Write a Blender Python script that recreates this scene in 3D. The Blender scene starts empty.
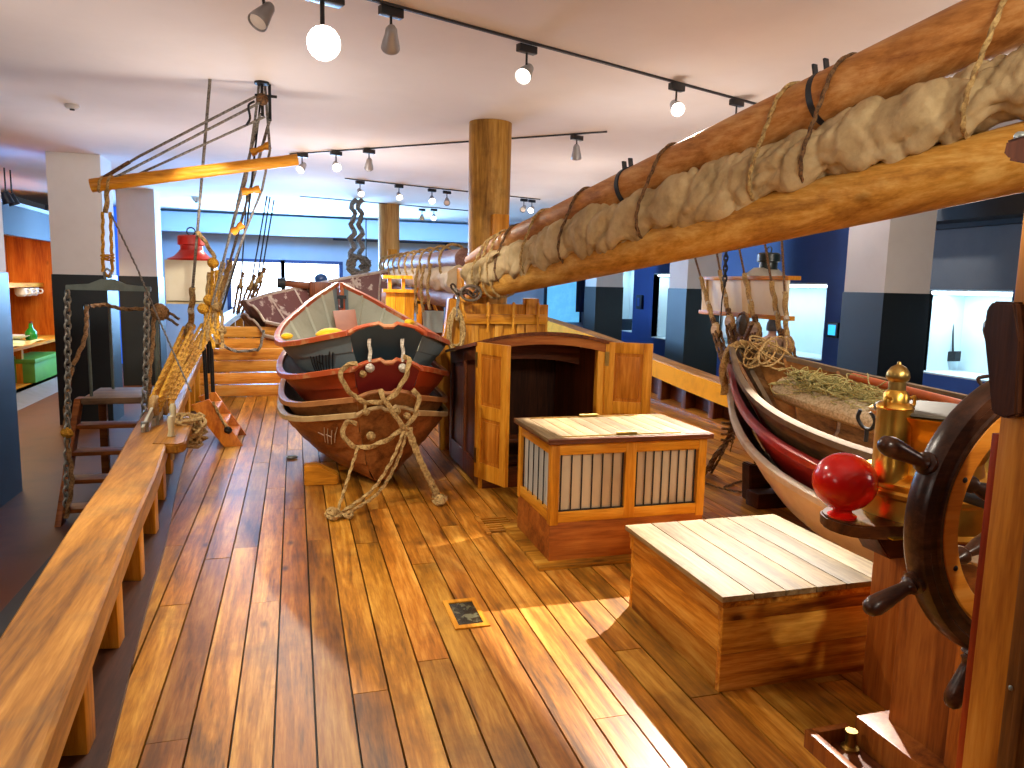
import bpy, bmesh, math, random
from mathutils import Vector, Matrix, noise
random.seed(7)
PI = math.pi
SC = bpy.context.scene
COL = SC.collection
V = Vector

# ------------------------------------------------------------------ camera
EYE = V((0, 0, 1.65)); FOC = 740.0
YAW, PIT, ROL = math.radians(16.4), math.radians(7.6), math.radians(1.3)
_f = V((math.sin(YAW)*math.cos(PIT), math.cos(YAW)*math.cos(PIT), -math.sin(PIT)))
_r0 = V((math.cos(YAW), -math.sin(YAW), 0)); _u0 = _r0.cross(_f)
_r = _r0*math.cos(ROL) + _u0*math.sin(ROL); _u = _u0*math.cos(ROL) - _r0*math.sin(ROL)
cd = bpy.data.cameras.new('camera'); cam = bpy.data.objects.new('camera', cd); COL.objects.link(cam)
cd.sensor_width = 36.0; cd.lens = FOC/1024*36.0; cd.clip_start = 0.02; cd.clip_end = 200
m = Matrix((_r, _u, -_f)).transposed().to_4x4(); m.translation = EYE
cam.matrix_world = m
SC.camera = cam
def ray(x, y): return _f + _r*((x-512)/FOC) + _u*((384-y)/FOC)
def at_z(x, y, z=0.0):
    d = ray(x, y); return EYE + d*((z-EYE.z)/d.z)
def at_y(x, y, Y):
    d = ray(x, y); return EYE + d*(Y/d.y)
def at_x(x, y, X):
    d = ray(x, y); return EYE + d*(X/d.x)

# ------------------------------------------------------------------ materials
def rgb(h):
    h = h.lstrip('#'); c = [int(h[i:i+2], 16)/255 for i in (0, 2, 4)]
    return tuple((v/12.92 if v <= .04045 else ((v+.055)/1.055)**2.4) for v in c) + (1,)
MATS = {}
def newmat(name):
    mt = bpy.data.materials.new(name); mt.use_nodes = True
    nt = mt.node_tree; nt.nodes.clear()
    out = nt.nodes.new('ShaderNodeOutputMaterial'); b = nt.nodes.new('ShaderNodeBsdfPrincipled')
    nt.links.new(b.outputs[0], out.inputs[0])
    return mt, nt, b
def N(nt, t, **kw):
    n = nt.nodes.new(t)
    for k, v in kw.items():
        if k.startswith('i_'):
            k = k[2:]; k = int(k) if k.isdigit() else k.replace('_', ' ')
            n.inputs[k].default_value = v
        else: setattr(n, k, v)
    return n
def ramp(nt, fac, stops):
    r = nt.nodes.new('ShaderNodeValToRGB'); e = r.color_ramp.elements
    e[0].position, e[0].color = stops[0]; e[1].position, e[1].color = stops[-1]
    for p, c in stops[1:-1]:
        q = e.new(p); q.color = c
    nt.links.new(fac, r.inputs[0]); return r
def mixc(nt, fac, a, b, mode='MIX'):
    n = nt.nodes.new('ShaderNodeMix'); n.data_type = 'RGBA'; n.blend_type = mode
    for i, v in ((0, fac), (6, a), (7, b)):
        if hasattr(v, 'node'): nt.links.new(v, n.inputs[i])
        else: n.inputs[i].default_value = v
    return n.outputs[2]
def wood(name, dark, mid, light, axis='z', sc=1.0, rough=.5, knots=.5, plank=False, wear=None, bump=.25, coat=0.0, spec=.22):
    key = name+axis
    if key in MATS: return MATS[key]
    mt, nt, b = newmat(key); L = nt.links.new
    tc = N(nt, 'ShaderNodeTexCoord')
    mp = N(nt, 'ShaderNodeMapping'); s = [9*sc]*3; s['xyz'.index(axis)] = .75*sc; mp.inputs['Scale'].default_value = s
    src = tc.outputs['Object']
    if plank:
        at = N(nt, 'ShaderNodeAttribute', attribute_name='rnd')
        ad = N(nt, 'ShaderNodeVectorMath', operation='MULTIPLY_ADD'); L(at.outputs['Vector'], ad.inputs[0])
        ad.inputs[1].default_value = (17, 23, 31); L(src, ad.inputs[2]); src = ad.outputs[0]
    L(src, mp.inputs[0])
    n1 = N(nt, 'ShaderNodeTexNoise', i_Scale=1.0, i_Detail=5.0, i_Roughness=.6, i_Distortion=.9); L(mp.outputs[0], n1.inputs['Vector'])
    wv = N(nt, 'ShaderNodeTexNoise', i_Scale=6.0, i_Detail=3.0, i_Roughness=.7); L(mp.outputs[0], wv.inputs['Vector'])
    mx = N(nt, 'ShaderNodeMath', operation='MULTIPLY_ADD', i_1=.35); L(wv.outputs[0], mx.inputs[0])
    ms = N(nt, 'ShaderNodeMath', operation='MULTIPLY', i_1=.65); L(n1.outputs[0], ms.inputs[0]); L(ms.outputs[0], mx.inputs[2])
    rp = ramp(nt, mx.outputs[0], [(.36, rgb(dark)), (.5, rgb(mid)), (.64, rgb(light))])
    col = rp.outputs[0]
    if knots:
        mk = N(nt, 'ShaderNodeMapping'); s2 = [4.2*sc]*3; s2['xyz'.index(axis)] = 2.0*sc; mk.inputs['Scale'].default_value = s2
        L(src, mk.inputs[0])
        vo = N(nt, 'ShaderNodeTexVoronoi', i_Scale=1.0); L(mk.outputs[0], vo.inputs['Vector'])
        kr = ramp(nt, vo.outputs['Distance'], [(.03, (1, 1, 1, 1)), (.11, (0, 0, 0, 1))])
        km = N(nt, 'ShaderNodeMath', operation='MULTIPLY', i_1=knots); L(kr.outputs[0], km.inputs[0])
        c = rgb(dark); col = mixc(nt, km.outputs[0], col, (c[0]*.35, c[1]*.3, c[2]*.3, 1))
    if wear:
        wn = N(nt, 'ShaderNodeTexNoise', i_Scale=2.3, i_Detail=7.0, i_Roughness=.65); L(tc.outputs['Object'], wn.inputs['Vector'])
        wr = ramp(nt, wn.outputs[0], [(.5, (0, 0, 0, 1)), (.66, (1, 1, 1, 1))])
        wm = N(nt, 'ShaderNodeMath', operation='MULTIPLY', i_1=wear[1]); L(wr.outputs[0], wm.inputs[0])
        col = mixc(nt, wm.outputs[0], col, rgb(wear[0]))
    if plank:
        sp = N(nt, 'ShaderNodeSeparateColor'); L(at.outputs['Color'], sp.inputs[0])
        hv = N(nt, 'ShaderNodeHueSaturation'); L(col, hv.inputs['Color'])
        vm = N(nt, 'ShaderNodeMapRange', i_3=.7, i_4=1.28); L(sp.outputs[0], vm.inputs[0]); L(vm.outputs[0], hv.inputs['Value'])
        hm = N(nt, 'ShaderNodeMapRange', i_3=.494, i_4=.506); L(sp.outputs[1], hm.inputs[0]); L(hm.outputs[0], hv.inputs['Hue'])
        col = hv.outputs[0]
    L(col, b.inputs['Base Color'])
    b.inputs['Roughness'].default_value = rough; b.inputs['Specular IOR Level'].default_value = spec
    b.inputs['Coat Weight'].default_value = coat; b.inputs['Coat Roughness'].default_value = .25
    if bump:
        bp = N(nt, 'ShaderNodeBump', i_Strength=bump, i_Distance=.006); L(mx.outputs[0], bp.inputs['Height']); L(bp.outputs[0], b.inputs['Normal'])
    MATS[key] = mt; return mt
def paint(name, c, c2=None, rough=.5, sc=6.0, amt=.5, metal=0.0, bump=.0, emit=None, spec=.5, lo=.45, hi=.65):
    if name in MATS: return MATS[name]
    mt, nt, b = newmat(name); L = nt.links.new
    tc = N(nt, 'ShaderNodeTexCoord')
    n1 = N(nt, 'ShaderNodeTexNoise', i_Scale=sc, i_Detail=6.0, i_Roughness=.62); L(tc.outputs['Object'], n1.inputs['Vector'])
    c2 = c2 or c
    rp = ramp(nt, n1.outputs[0], [(lo, (0, 0, 0, 1)), (hi, (1, 1, 1, 1))])
    ml = N(nt, 'ShaderNodeMath', operation='MULTIPLY', i_1=amt); L(rp.outputs[0], ml.inputs[0])
    L(mixc(nt, ml.outputs[0], rgb(c), rgb(c2)), b.inputs['Base Color'])
    b.inputs['Roughness'].default_value = rough; b.inputs['Metallic'].default_value = metal; b.inputs['Specular IOR Level'].default_value = spec
    if bump:
        bp = N(nt, 'ShaderNodeBump', i_Strength=bump, i_Distance=.01); L(n1.outputs[0], bp.inputs['Height']); L(bp.outputs[0], b.inputs['Normal'])
    if emit:
        b.inputs['Emission Color'].default_value = rgb(emit[0]); b.inputs['Emission Strength'].default_value = emit[1]
    MATS[name] = mt; return mt
def ropemat(name, c, c2):
    if name in MATS: return MATS[name]
    mt, nt, b = newmat(name); L = nt.links.new
    tc = N(nt, 'ShaderNodeTexCoord'); n1 = N(nt, 'ShaderNodeTexNoise', i_Scale=60.0, i_Detail=4.0); L(tc.outputs['Object'], n1.inputs['Vector'])
    rp = ramp(nt, n1.outputs[0], [(.35, rgb(c2)), (.62, rgb(c))]); L(rp.outputs[0], b.inputs['Base Color'])
    b.inputs['Roughness'].default_value = .9
    bp = N(nt, 'ShaderNodeBump', i_Strength=.5, i_Distance=.004); L(n1.outputs[0], bp.inputs['Height']); L(bp.outputs[0], b.inputs['Normal'])
    MATS[name] = mt; return mt

# ------------------------------------------------------------------ mesh builder
class MB:
    def __init__(s): s.bm = bmesh.new(); s.mi = 0; s.col = s.bm.loops.layers.float_color.new('rnd')
    def face(s, vs):
        try: f = s.bm.faces.new(vs)
        except ValueError: return None
        f.material_index = s.mi; return f
    def rnd(s, faces):
        c = (random.random(), random.random(), random.random(), 1)
        for f in faces:
            if f and f.is_valid:
                for l in f.loops: l[s.col] = c
    def hexa(s, pts, bev=0.0):
        v = [s.bm.verts.new(p) for p in pts]
        fs = [s.face([v[i] for i in q]) for q in ((3,2,1,0),(4,5,6,7),(0,1,5,4),(1,2,6,5),(2,3,7,6),(3,0,4,7))]
        s.rnd(fs)
        if bev:
            ed = list({e for f in fs for e in f.edges})
            r = bmesh.ops.bevel(s.bm, geom=ed, offset=bev, segments=2, affect='EDGES', profile=.6)
            for f in r['faces']: f.material_index = s.mi
        return s
    def box(s, a, b, bev=0.0):
        x0,x1 = sorted((a[0],b[0])); y0,y1 = sorted((a[1],b[1])); z0,z1 = sorted((a[2],b[2]))
        return s.hexa([(x0,y0,z0),(x1,y0,z0),(x1,y1,z0),(x0,y1,z0),(x0,y0,z1),(x1,y0,z1),(x1,y1,z1),(x0,y1,z1)], bev)
    def bar(s, p, q, w, h, up=(0,0,1), bev=0.0):
        p, q = V(p), V(q); d = (q-p).normalized(); u = V(up); sd = d.cross(u)
        if sd.length < 1e-4: u = V((0,1,0)); sd = d.cross(u)
        sd.normalize(); u = sd.cross(d); sd *= w/2; u *= h/2
        return s.hexa([p-sd-u, p+sd-u, q+sd-u, q-sd-u, p-sd+u, p+sd+u, q+sd+u, q-sd+u], bev)
    def loft(s, rings, cap=True, closed=True, loop=False):
        R = [[s.bm.verts.new(p) for p in r] for r in rings]; n = len(R[0]); fs = []
        seq = list(zip(R[:-1], R[1:])) + ([(R[-1], R[0])] if loop else [])
        for a, b in seq:
            for i in range(n if closed else n-1):
                j = (i+1) % n; fs.append(s.face((a[i], a[j], b[j], b[i])))
        if cap and not loop and closed:
            fs.append(s.face(R[0][::-1])); fs.append(s.face(R[-1]))
        s.rnd(fs); return s
    def frames(s, pts, loop=False):
        pts = [V(p) for p in pts]; n = len(pts); T = []
        for i in range(n):
            a = pts[(i-1) % n] if (loop or i) else pts[0]; b = pts[(i+1) % n] if (loop or i < n-1) else pts[-1]
            t = (b-a); T.append(t.normalized() if t.length > 1e-9 else V((0,0,1)))
        u = T[0].orthogonal().normalized(); out = []
        for i in range(n):
            u = (u - T[i]*u.dot(T[i]))
            u = u.normalized() if u.length > 1e-6 else T[i].orthogonal().normalized()
            out.append((pts[i], u, T[i].cross(u)))
        return out
    def tube(s, pts, r, n=8, loop=False, cap=True):
        rr = r if hasattr(r, '__len__') else [r]*len(pts); rings = []
        for (p, u, w), q in zip(s.frames(pts, loop), rr):
            rings.append([p + (u*math.cos(2*PI*k/n) + w*math.sin(2*PI*k/n))*q for k in range(n)])
        return s.loft(rings, cap=cap, loop=loop)
    def rope(s, pts, r, loop=False, tw=None):
        pts = resample([V(p) for p in pts], max(r*1.1, .006), loop); tw = tw or .62/r*.5; acc = 0; rings = []; fr = s.frames(pts, loop)
        for i, (p, u, w) in enumerate(fr):
            if i: acc += (p-fr[i-1][0]).length*tw
            ring = []
            for k in range(9):
                a = 2*PI*k/9; q = r*(.86 + .22*math.cos(3*a)); b = a+acc
                ring.append(p + (u*math.cos(b) + w*math.sin(b))*q)
            rings.append(ring)
        return s.loft(rings, loop=loop)
    def cyl(s, p, q, r, r2=None, n=20):
        return s.tube([p, q], [r, r if r2 is None else r2], n)
    def lathe(s, prof, o=(0,0,0), ax=(0,0,1), n=28):
        o, ax = V(o), V(ax).normalized(); u = ax.orthogonal().normalized(); w = ax.cross(u)
        return s.loft([[o + ax*h + (u*math.cos(2*PI*k/n) + w*math.sin(2*PI*k/n))*max(r, 1e-4) for k in range(n)] for r, h in prof])
    def ball(s, c, r, n=20, m=12):
        if not hasattr(r, '__len__'): r = (r, r, r)
        rings = []
        for j in range(m+1):
            t = PI*j/m; st = max(math.sin(t), .004)
            rings.append([V((c[0]+r[0]*st*math.cos(2*PI*k/n), c[1]+r[1]*st*math.sin(2*PI*k/n), c[2]-r[2]*math.cos(t))) for k in range(n)])
        return s.loft(rings)
    def prism(s, poly, d, bev=0.0):
        d = V(d); a = [s.bm.verts.new(p) for p in poly]; b = [s.bm.verts.new(V(p)+d) for p in poly]; n = len(a)
        fs = [s.face(a[::-1]), s.face(b)] + [s.face((a[i], a[(i+1)%n], b[(i+1)%n], b[i])) for i in range(n)]
        s.rnd(fs)
        if bev:
            ed = list({e for f in fs if f for e in f.edges})
            r = bmesh.ops.bevel(s.bm, geom=ed, offset=bev, segments=2, affect='EDGES')
            for f in r['faces']: f.material_index = s.mi
        return s
    def grid(s, rows):
        R = [[s.bm.verts.new(p) for p in r] for r in rows]
        s.rnd([s.face((a[i], a[i+1], b[i+1], b[i])) for a, b in zip(R[:-1], R[1:]) for i in range(len(a)-1)]); return s
def resample(pts, step, loop=False):
    if loop: pts = pts + [pts[0]]
    out = [pts[0].copy()]; 
    for a, b in zip(pts[:-1], pts[1:]):
        n = max(1, int((b-a).length/step + .5))
        for k in range(1, n+1): out.append(a.lerp(b, k/n))
    return out[:-1] if loop else out
def smooth(pts, k=6, loop=False):
    P = [V(p) for p in pts]; n = len(P); out = []
    for i in range(n if loop else n-1):
        a = P[(i-1) % n] if (loop or i) else P[0]*2-P[1]; b = P[i]; c = P[(i+1) % n]; d = P[(i+2) % n] if (loop or i < n-2) else P[-1]*2-P[-2]
        for j in range(k):
            t = j/k; out.append(.5*((2*b) + (c-a)*t + (2*a-5*b+4*c-d)*t*t + (3*b-a-3*c+d)*t**3))
    if not loop: out.append(P[-1])
    return out
def interp(tab, x):
    if x <= tab[0][0]: return tab[0][1]
    for (a, u), (b, v) in zip(tab[:-1], tab[1:]):
        if x <= b:
            return u + (v-u)*(x-a)/(b-a)
    return tab[-1][1]
def cinterp(tab, x):
    xs = [p[0] for p in tab]; 
    if x <= xs[0]: return tab[0][1]
    if x >= xs[-1]: return tab[-1][1]
    i = max(k for k in range(len(xs)-1) if xs[k] <= x)
    def sl(j):
        if j == 0: return (tab[1][1]-tab[0][1])/(xs[1]-xs[0])
        if j == len(xs)-1: return (tab[j][1]-tab[j-1][1])/(xs[j]-xs[j-1])
        return (tab[j+1][1]-tab[j-1][1])/(xs[j+1]-xs[j-1])
    h = xs[i+1]-xs[i]; t = (x-xs[i])/h
    return (2*t**3-3*t*t+1)*tab[i][1] + (t**3-2*t*t+t)*h*sl(i) + (-2*t**3+3*t*t)*tab[i+1][1] + (t**3-t*t)*h*sl(i+1)

# ------------------------------------------------------------------ objects
def rootloc(o):
    l = V((0, 0, 0))
    while o: l += o.location; o = o.parent
    return l
def link(name, mb, mat, parent=None, ang=38, recalc=True):
    bm = mb.bm
    if recalc: bmesh.ops.recalc_face_normals(bm, faces=bm.faces)
    ca = math.radians(ang)
    for f in bm.faces: f.smooth = True
    for e in bm.edges:
        if len(e.link_faces) == 2 and e.calc_face_angle(0) > ca: e.smooth = False
    me = bpy.data.meshes.new(name)
    if parent:
        bmesh.ops.translate(bm, vec=-rootloc(parent), verts=bm.verts)
        o = bpy.data.objects.new(name, me); o.parent = parent
    else:
        vs = [v.co for v in bm.verts]
        lo = V((min(v[i] for v in vs) for i in range(3))); hi = V((max(v[i] for v in vs) for i in range(3)))
        c = V(((lo.x+hi.x)/2, (lo.y+hi.y)/2, lo.z))
        bmesh.ops.translate(bm, vec=-c, verts=bm.verts)
        o = bpy.data.objects.new(name, me); o.location = c
    bm.to_mesh(me); bm.free()
    for x in (mat if isinstance(mat, (list, tuple)) else [mat]): me.materials.append(x)
    COL.objects.link(o); return o
def thing(name, label, cat, loc=(0, 0, 0), group=None):
    o = bpy.data.objects.new(name, None); COL.objects.link(o); o.location = loc; o.empty_display_size = .1
    o['label'] = label; o['category'] = cat
    if group: o['group'] = group
    return o
def tag(o, label, cat, group=None, kind=None):
    o['label'] = label; o['category'] = cat
    if group: o['group'] = group
    if kind: o['kind'] = kind
    return o
def struct(name, mb, mat, parent=None, **k):
    o = link(name, mb, mat, parent, **k)
    if not parent: o['kind'] = 'structure'
    return o
def dup(root, loc, label, rot=None, name=None):
    r = root.copy(); COL.objects.link(r); r.location = loc; r['label'] = label
    if rot: r.rotation_euler = rot
    for ch in list(root.children):
        c = ch.copy(); COL.objects.link(c); c.parent = r
        for g in list(ch.children):
            d = g.copy(); COL.objects.link(d); d.parent = c
    return r
def light(name, typ, loc, energy, color, tgt=None, **kw):
    l = bpy.data.lights.new(name, typ); l.energy = energy; l.color = color[:3]
    for k, v in kw.items(): setattr(l, k, v)
    o = bpy.data.objects.new(name, l); COL.objects.link(o); o.location = loc
    if tgt is not None: o.rotation_euler = (V(tgt)-V(loc)).to_track_quat('-Z', 'Y').to_euler()
    return o

# palette
def deckwood(ax='y'): return wood('deck_pine', '#5a360e', '#a5681a', '#cf9840', ax, .9, .38, .9, plank=True, wear=('#5a3714', .5), bump=.3, spec=.38)
def pine(ax='z'): return wood('pine', '#95590f', '#cb8a26', '#e2ab48', ax, 1.0, .42, .5)
def honey(ax='z'): return wood('honey_pine', '#9a5c0e', '#c98420', '#dfa23a', ax, 1.0, .4, .35)
def oldwood(ax='y'): return wood('old_rail', '#6e4514', '#a26c24', '#c58e40', ax, .8, .45, .4, wear=('#6b5a3c', .45))
def brown(ax='z'): return wood('brown_wood', '#3d1d0c', '#5e2f14', '#7a4220', ax, 1.1, .4, .2)
def darkwood(ax='z'): return wood('dark_wood', '#24120a', '#3a1e10', '#4e2b18', ax, 1.1, .38, .2)
def spar(ax='y'): return wood('spar_pine', '#96621f', '#ca923f', '#e3b868', ax, .7, .42, .7, wear=('#7d4a1c', .35))
def mastw(): return wood('mast_wood', '#704a17', '#b08034', '#d2a85c', 'z', .55, .5, .5, wear=('#4b3014', .55))
def lid(ax='y'): return wood('pale_lid', '#5a4528', '#7c6544', '#977f5a', ax, 1.1, .6, .2, plank=True, wear=('#b39462', .4))
WHITE = paint('plaster_white', '#d9d5d0', '#cfcac4', .8, 3, .4)
ROPE = ropemat('hemp_rope', '#b89a62', '#84663a')
DROPE = ropemat('dark_rope', '#7a5836', '#45301d')
YROPE = ropemat('yellow_rope', '#e3ac35', '#b57f1c')
GREYROPE = ropemat('grey_rope', '#8d867a', '#55504a')
IRON = paint('black_iron', '#25272a', '#3a352f', .5, 20, .6, .6)
GALV = paint('galvanised', '#8f948f', '#6e736d', .45, 30, .6, .5)
BLACKM = paint('lamp_black', '#1b1c20', '#1b1c20', .4)
SILVER = paint('lamp_silver', '#a9a9ac', '#8d8d92', .35, 10, .3, .4)
BRASS = paint('brass', '#e6b24e', '#cf9a38', .3, 9, .6, 1.0)
BRASSD = paint('worn_brass', '#bd9c58', '#94803f', .36, 14, .7, 1.0)
# ------------------------------------------------------------------ hall
FZ, CZ = -.45, 3.3
XL, XR, YB, YF = -4.5, 8.2, -4.0, 20.5
CX = 1.96                                       # centreline of the ship
museum_floor = paint('museum_floor', '#5e3310', '#46260c', .5, 2, .7, spec=.25)
NAVY = paint('navy_panel', '#07142a', '#0a1c3a', .45, 4, .5)
BLUE = paint('blue_wall', '#123a86', '#0f3276', .55, 3, .5)
SLATE = paint('slate_wall', '#55595f', '#4b4f56', .7, 3, .5)
FARW = paint('far_wall', '#a9b4c2', '#9fabba', .75, 2, .5)
CASE = paint('case_lining', '#c6d6dc', '#b9cbd3', .7, 2, .4)
TEALD = paint('pillar_dark', '#131b1c', '#18211f', .5, 3, .6)
struct('floor', MB().box((XL-1.2, YB-.2, FZ-.1), (XR+1, YF+.2, FZ)), museum_floor)
CEIL = paint('ceiling_plaster', '#ece4de', '#e4dbd4', .85, 1.2, .5)
struct('ceiling', MB().box((XL-1.2, YB-.2, CZ), (XR+1, YF+.2, CZ+.1)), CEIL)
struct('wall_rear', MB().box((XL-1.2, YB-.15, FZ), (XR+1, YB, CZ)), SLATE)

def niche(Y0, Y1, z0, z1, X=XR, depth=.7):
    mb = MB(); e = .02
    mb.box((X+depth, Y0, z0), (X+depth+e, Y1, z1)); mb.box((X, Y0-e, z0), (X+depth, Y0, z1)); mb.box((X, Y1, z0), (X+depth, Y1+e, z1))
    mb.box((X, Y0, z0-e), (X+depth, Y1, z0)); mb.box((X, Y0, z1), (X+depth, Y1, z1+e))
    return mb
nich = []
for (a, b, yt, yb) in ((1012, 924, 291, 378), (826, 712, 284, 352), (690, 653, 274, 340), (633, 606, 266, 330)):
    Ya, Yb = at_x(a, 300, XR).y, at_x(b, 300, XR).y
    mid = (a+b)/2
    nich.append((Ya, Yb, at_x(mid, yb, XR).z, at_x(mid, yt, XR).z))
mb = MB(); y = YB
for (a, b, z0, z1) in nich:
    mb.box((XR, y, FZ), (XR+.15, a, CZ)); mb.box((XR, a, FZ), (XR+.15, b, z0-.02)); mb.box((XR, a, z1+.02), (XR+.15, b, CZ)); y = b
mb.box((XR, y, FZ), (XR+.15, YF, CZ))
wr = struct('wall_right', mb, BLUE)
# grey upper wall and soffit over the near display
Ya, Yb, z0, z1 = nich[0]
struct('trim_1', MB().box((XR-.02, Ya-1.6, z1+.02), (XR-.003, Yb+.05, 2.5)), SLATE)
struct('trim_2', MB().box((XR-.12, Ya-1.6, 2.5), (XR-.003, Yb+.05, 2.56)).box((XR-.5, Ya-1.6, 2.56), (XR-.003, Yb+.05, CZ)), paint('soffit_dark', '#24262c', '#1d1f24', .7))
STRIP = paint('case_lamp', '#ffffff', emit=('#dff3ff', 9.0))
cases = []
labs = ('lit pale display recess behind the brass binnacle with a hanging ladle', 'bright display recess behind the starboard side light board',
        'narrow grey blue display recess left of the second dark pillar', 'bright display recess holding a small pale notice')
for i, (a, b, z0, z1) in enumerate(nich):
    r = thing('display_case', labs[i], 'display case', (XR, (a+b)/2, z0), 'lit display recesses in the right wall')
    link('case_lining', niche(a, b, z0, z1), CASE, r)
    link('strip_lamp', MB().tube([(XR+.1, a+.03, z1-.03), (XR+.1, b-.03, z1-.03)], .02), STRIP, r)
    light('case_light', 'AREA', (XR+.25, (a+b)/2, z1-.06), (26, 34, 16, 20)[i], (.62, .87, 1.0), (XR+.42, (a+b)/2, z0), shape='RECTANGLE', size=b-a-.1, size_y=.2)
# things shown in the cases
Ya, Yb, z0, z1 = nich[0]
p = at_x(953, 318, XR+.55); q = at_x(953, 352, XR+.55)
r = thing('ladle', 'dark long handled ladle hanging in the lit case', 'ladle', q)
link('handle', MB().cyl(p, q, .012), IRON, r); link('bowl', MB().hexa([V((q.x-.05, q.y-.09, q.z-.12)), V((q.x+.05, q.y-.09, q.z-.12)), V((q.x+.05, q.y+.07, q.z-.14)), V((q.x-.05, q.y+.07, q.z-.14)), V((q.x-.05, q.y-.09, q.z+.02)), V((q.x+.05, q.y-.09, q.z+.02)), V((q.x+.05, q.y+.07, q.z)), V((q.x-.05, q.y+.07, q.z))], .01), IRON, r)
p = at_x(926, 366, XR+.4)
o = link('exhibit_stand', MB().prism([(p.x-.1, p.y-.16, z0), (p.x-.1, p.y+.16, z0), (p.x-.1, p.y+.16, z0+.22), (p.x-.1, p.y+.02, z0+.25), (p.x-.1, p.y-.1, z0+.16)], (.2, 0, 0), .01), paint('grey_exhibit', '#4f5a63', '#3f4a52', .6))
tag(o, 'grey rounded exhibit stand low in the lit case by the near dark pillar', 'exhibit')
a, b, z0, z1 = nich[3]; p = at_x(621, 287, XR+.66)
o = link('notice', MB().box((p.x, p.y-.25, p.z-.22), (p.x+.03, p.y+.25, p.z+.22)), paint('paper', '#e8ead8')); tag(o, 'small pale notice on the back of a blue case', 'notice')
p = at_x(626, 318, XR+.3); o = link('lectern', MB().hexa([(p.x-.3, p.y-.4, z0), (p.x+.3, p.y-.4, z0), (p.x+.3, p.y+.4, z0), (p.x-.3, p.y+.4, z0), (p.x-.3, p.y-.4, z0+.3), (p.x+.3, p.y-.4, z0+.3), (p.x+.3, p.y+.4, z0+.12), (p.x-.3, p.y+.4, z0+.12)], .01), NAVY)
tag(o, 'dark sloping reading desk below the pale notice', 'lectern')
# switch box and small screen on the blue wall
p = at_x(641, 302, XR); o = thing('switch_box', 'small dark switch box on the blue wall right of the pale notice', 'switch', (p.x-.04, p.y, p.z-.15))
link('housing', MB().box((p.x-.07, p.y-.14, p.z-.17), (p.x-.003, p.y+.14, p.z+.17), .01), NAVY, o); link('face', MB().box((p.x-.078, p.y-.07, p.z-.1), (p.x-.07, p.y+.07, p.z+.1)), BLUE, o)
p = at_x(835, 330, XR); o = thing('touch_screen', 'small glowing blue screen on the wall beside the near dark pillar', 'screen', (p.x-.04, p.y, p.z-.12))
link('housing', MB().box((p.x-.06, p.y-.12, p.z-.12), (p.x-.003, p.y+.12, p.z+.12), .01), BLACKM, o); link('display', MB().box((p.x-.066, p.y-.08, p.z-.08), (p.x-.06, p.y+.08, p.z+.08)), paint('screen_glow', '#103040', '#1a5060', .2, 40, .8, emit=('#35b8ff', 1.6)), o)
a, b, z0, z1 = nich[1]
p = at_x(722, 335, XR+.3); mb = MB()
rows = []
for j in range(9):
    t = j/8; rows.append([V((p.x + .1*math.sin(k*1.3+t), p.y-.35+.7*k/11, z0+.12+ (1-t)*.85*(1-.5*abs(k/11-.5)))) for k in range(12)])
o = link('white_smock', mb.grid(rows), paint('white_cloth', '#e4e8ec', '#c7d0da', .85, 8, .6)); tag(o, 'white smock hung in the bright case behind the shrouds', 'smock')
sm = o.modifiers.new('thick', 'SOLIDIFY'); sm.thickness = .03
p = at_x(742, 338, XR+.2); r = thing('ship_model', 'small brown ship model in the case behind the shrouds', 'model', (p.x, p.y, z0))
link('hull', MB().loft([[V((p.x+w*c, p.y+y, z0+.2+h)) for c, h in ((-1, .1), (-.6, 0), (.6, 0), (1, .1))] for y, w in ((-.4, .01), (-.2, .1), (.2, .1), (.4, .01))]), brown('y'), r)
mb = MB(); 
for y in (-.2, .02, .22): mb.cyl((p.x, p.y+y, z0+.2), (p.x, p.y+y, z0+.75), .01, n=8).bar((p.x, p.y+y-.14, z0+.5), (p.x, p.y+y+.14, z0+.5), .01, .01)
link('masts', mb, brown('y'), r); link('cradle', MB().box((p.x-.08, p.y-.25, z0), (p.x+.08, p.y+.25, z0+.2)), brown('y'), r)

# far wall with windows
wz0, wz1 = .9, at_y(290, 262, YF).z
wx = [at_y(x, 280, YF).x for x in (229, 283, 341)]
mb = MB().box((XL-1.2, YF, FZ), (wx[0]-.05, YF+.2, CZ)).box((wx[2]+.05, YF, FZ), (XR+1, YF+.2, CZ)).box((wx[0]-.05, YF, FZ), (wx[2]+.05, YF+.2, wz0)).box((wx[0]-.05, YF, wz1+.05), (wx[2]+.05, YF+.2, CZ))
struct('wall_far', mb, FARW)
DAY = paint('daylight_glass', '#ffffff', emit=('#dcecff', 5.5))
FRAME = paint('blue_frame', '#1d3f6e', '#17345c', .4)
for i in (0, 1):
    a, b = wx[i], wx[i+1]
    fr = struct('window_%d' % (i+1), MB().box((a-.05, YF-.02, wz0), (a+.05, YF+.14, wz1)).box((b-.05, YF-.02, wz0), (b+.05, YF+.14, wz1)).box((a-.05, YF-.02, wz1-.03), (b+.05, YF+.14, wz1+.05)).box((a-.05, YF-.02, wz0-.05), (b+.05, YF+.14, wz0+.03)), FRAME)
    link('pane', MB().box((a+.05, YF+.08, wz0+.03), (b-.05, YF+.1, wz1-.03)), DAY, fr)
zb = at_y(300, 238, YF).z
struct('trim_3', MB().box((XL-1, YF-.6, zb+.02), (XR, YF, at_y(300, 219, YF).z)), paint('far_beam', '#b9c6d6', '#adbccd', .7, 2, .4))
zb2 = at_y(400, 241, YF).z
xb = at_y(447, 240, YF).x
struct('trim_4', MB().box((wx[2]-.2, YF-.05, zb2-.05), (xb+.06, YF-.003, zb2+.05)).box((xb-.06, YF-.05, 1.9), (xb+.06, YF-.003, zb2)), FRAME)
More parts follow.
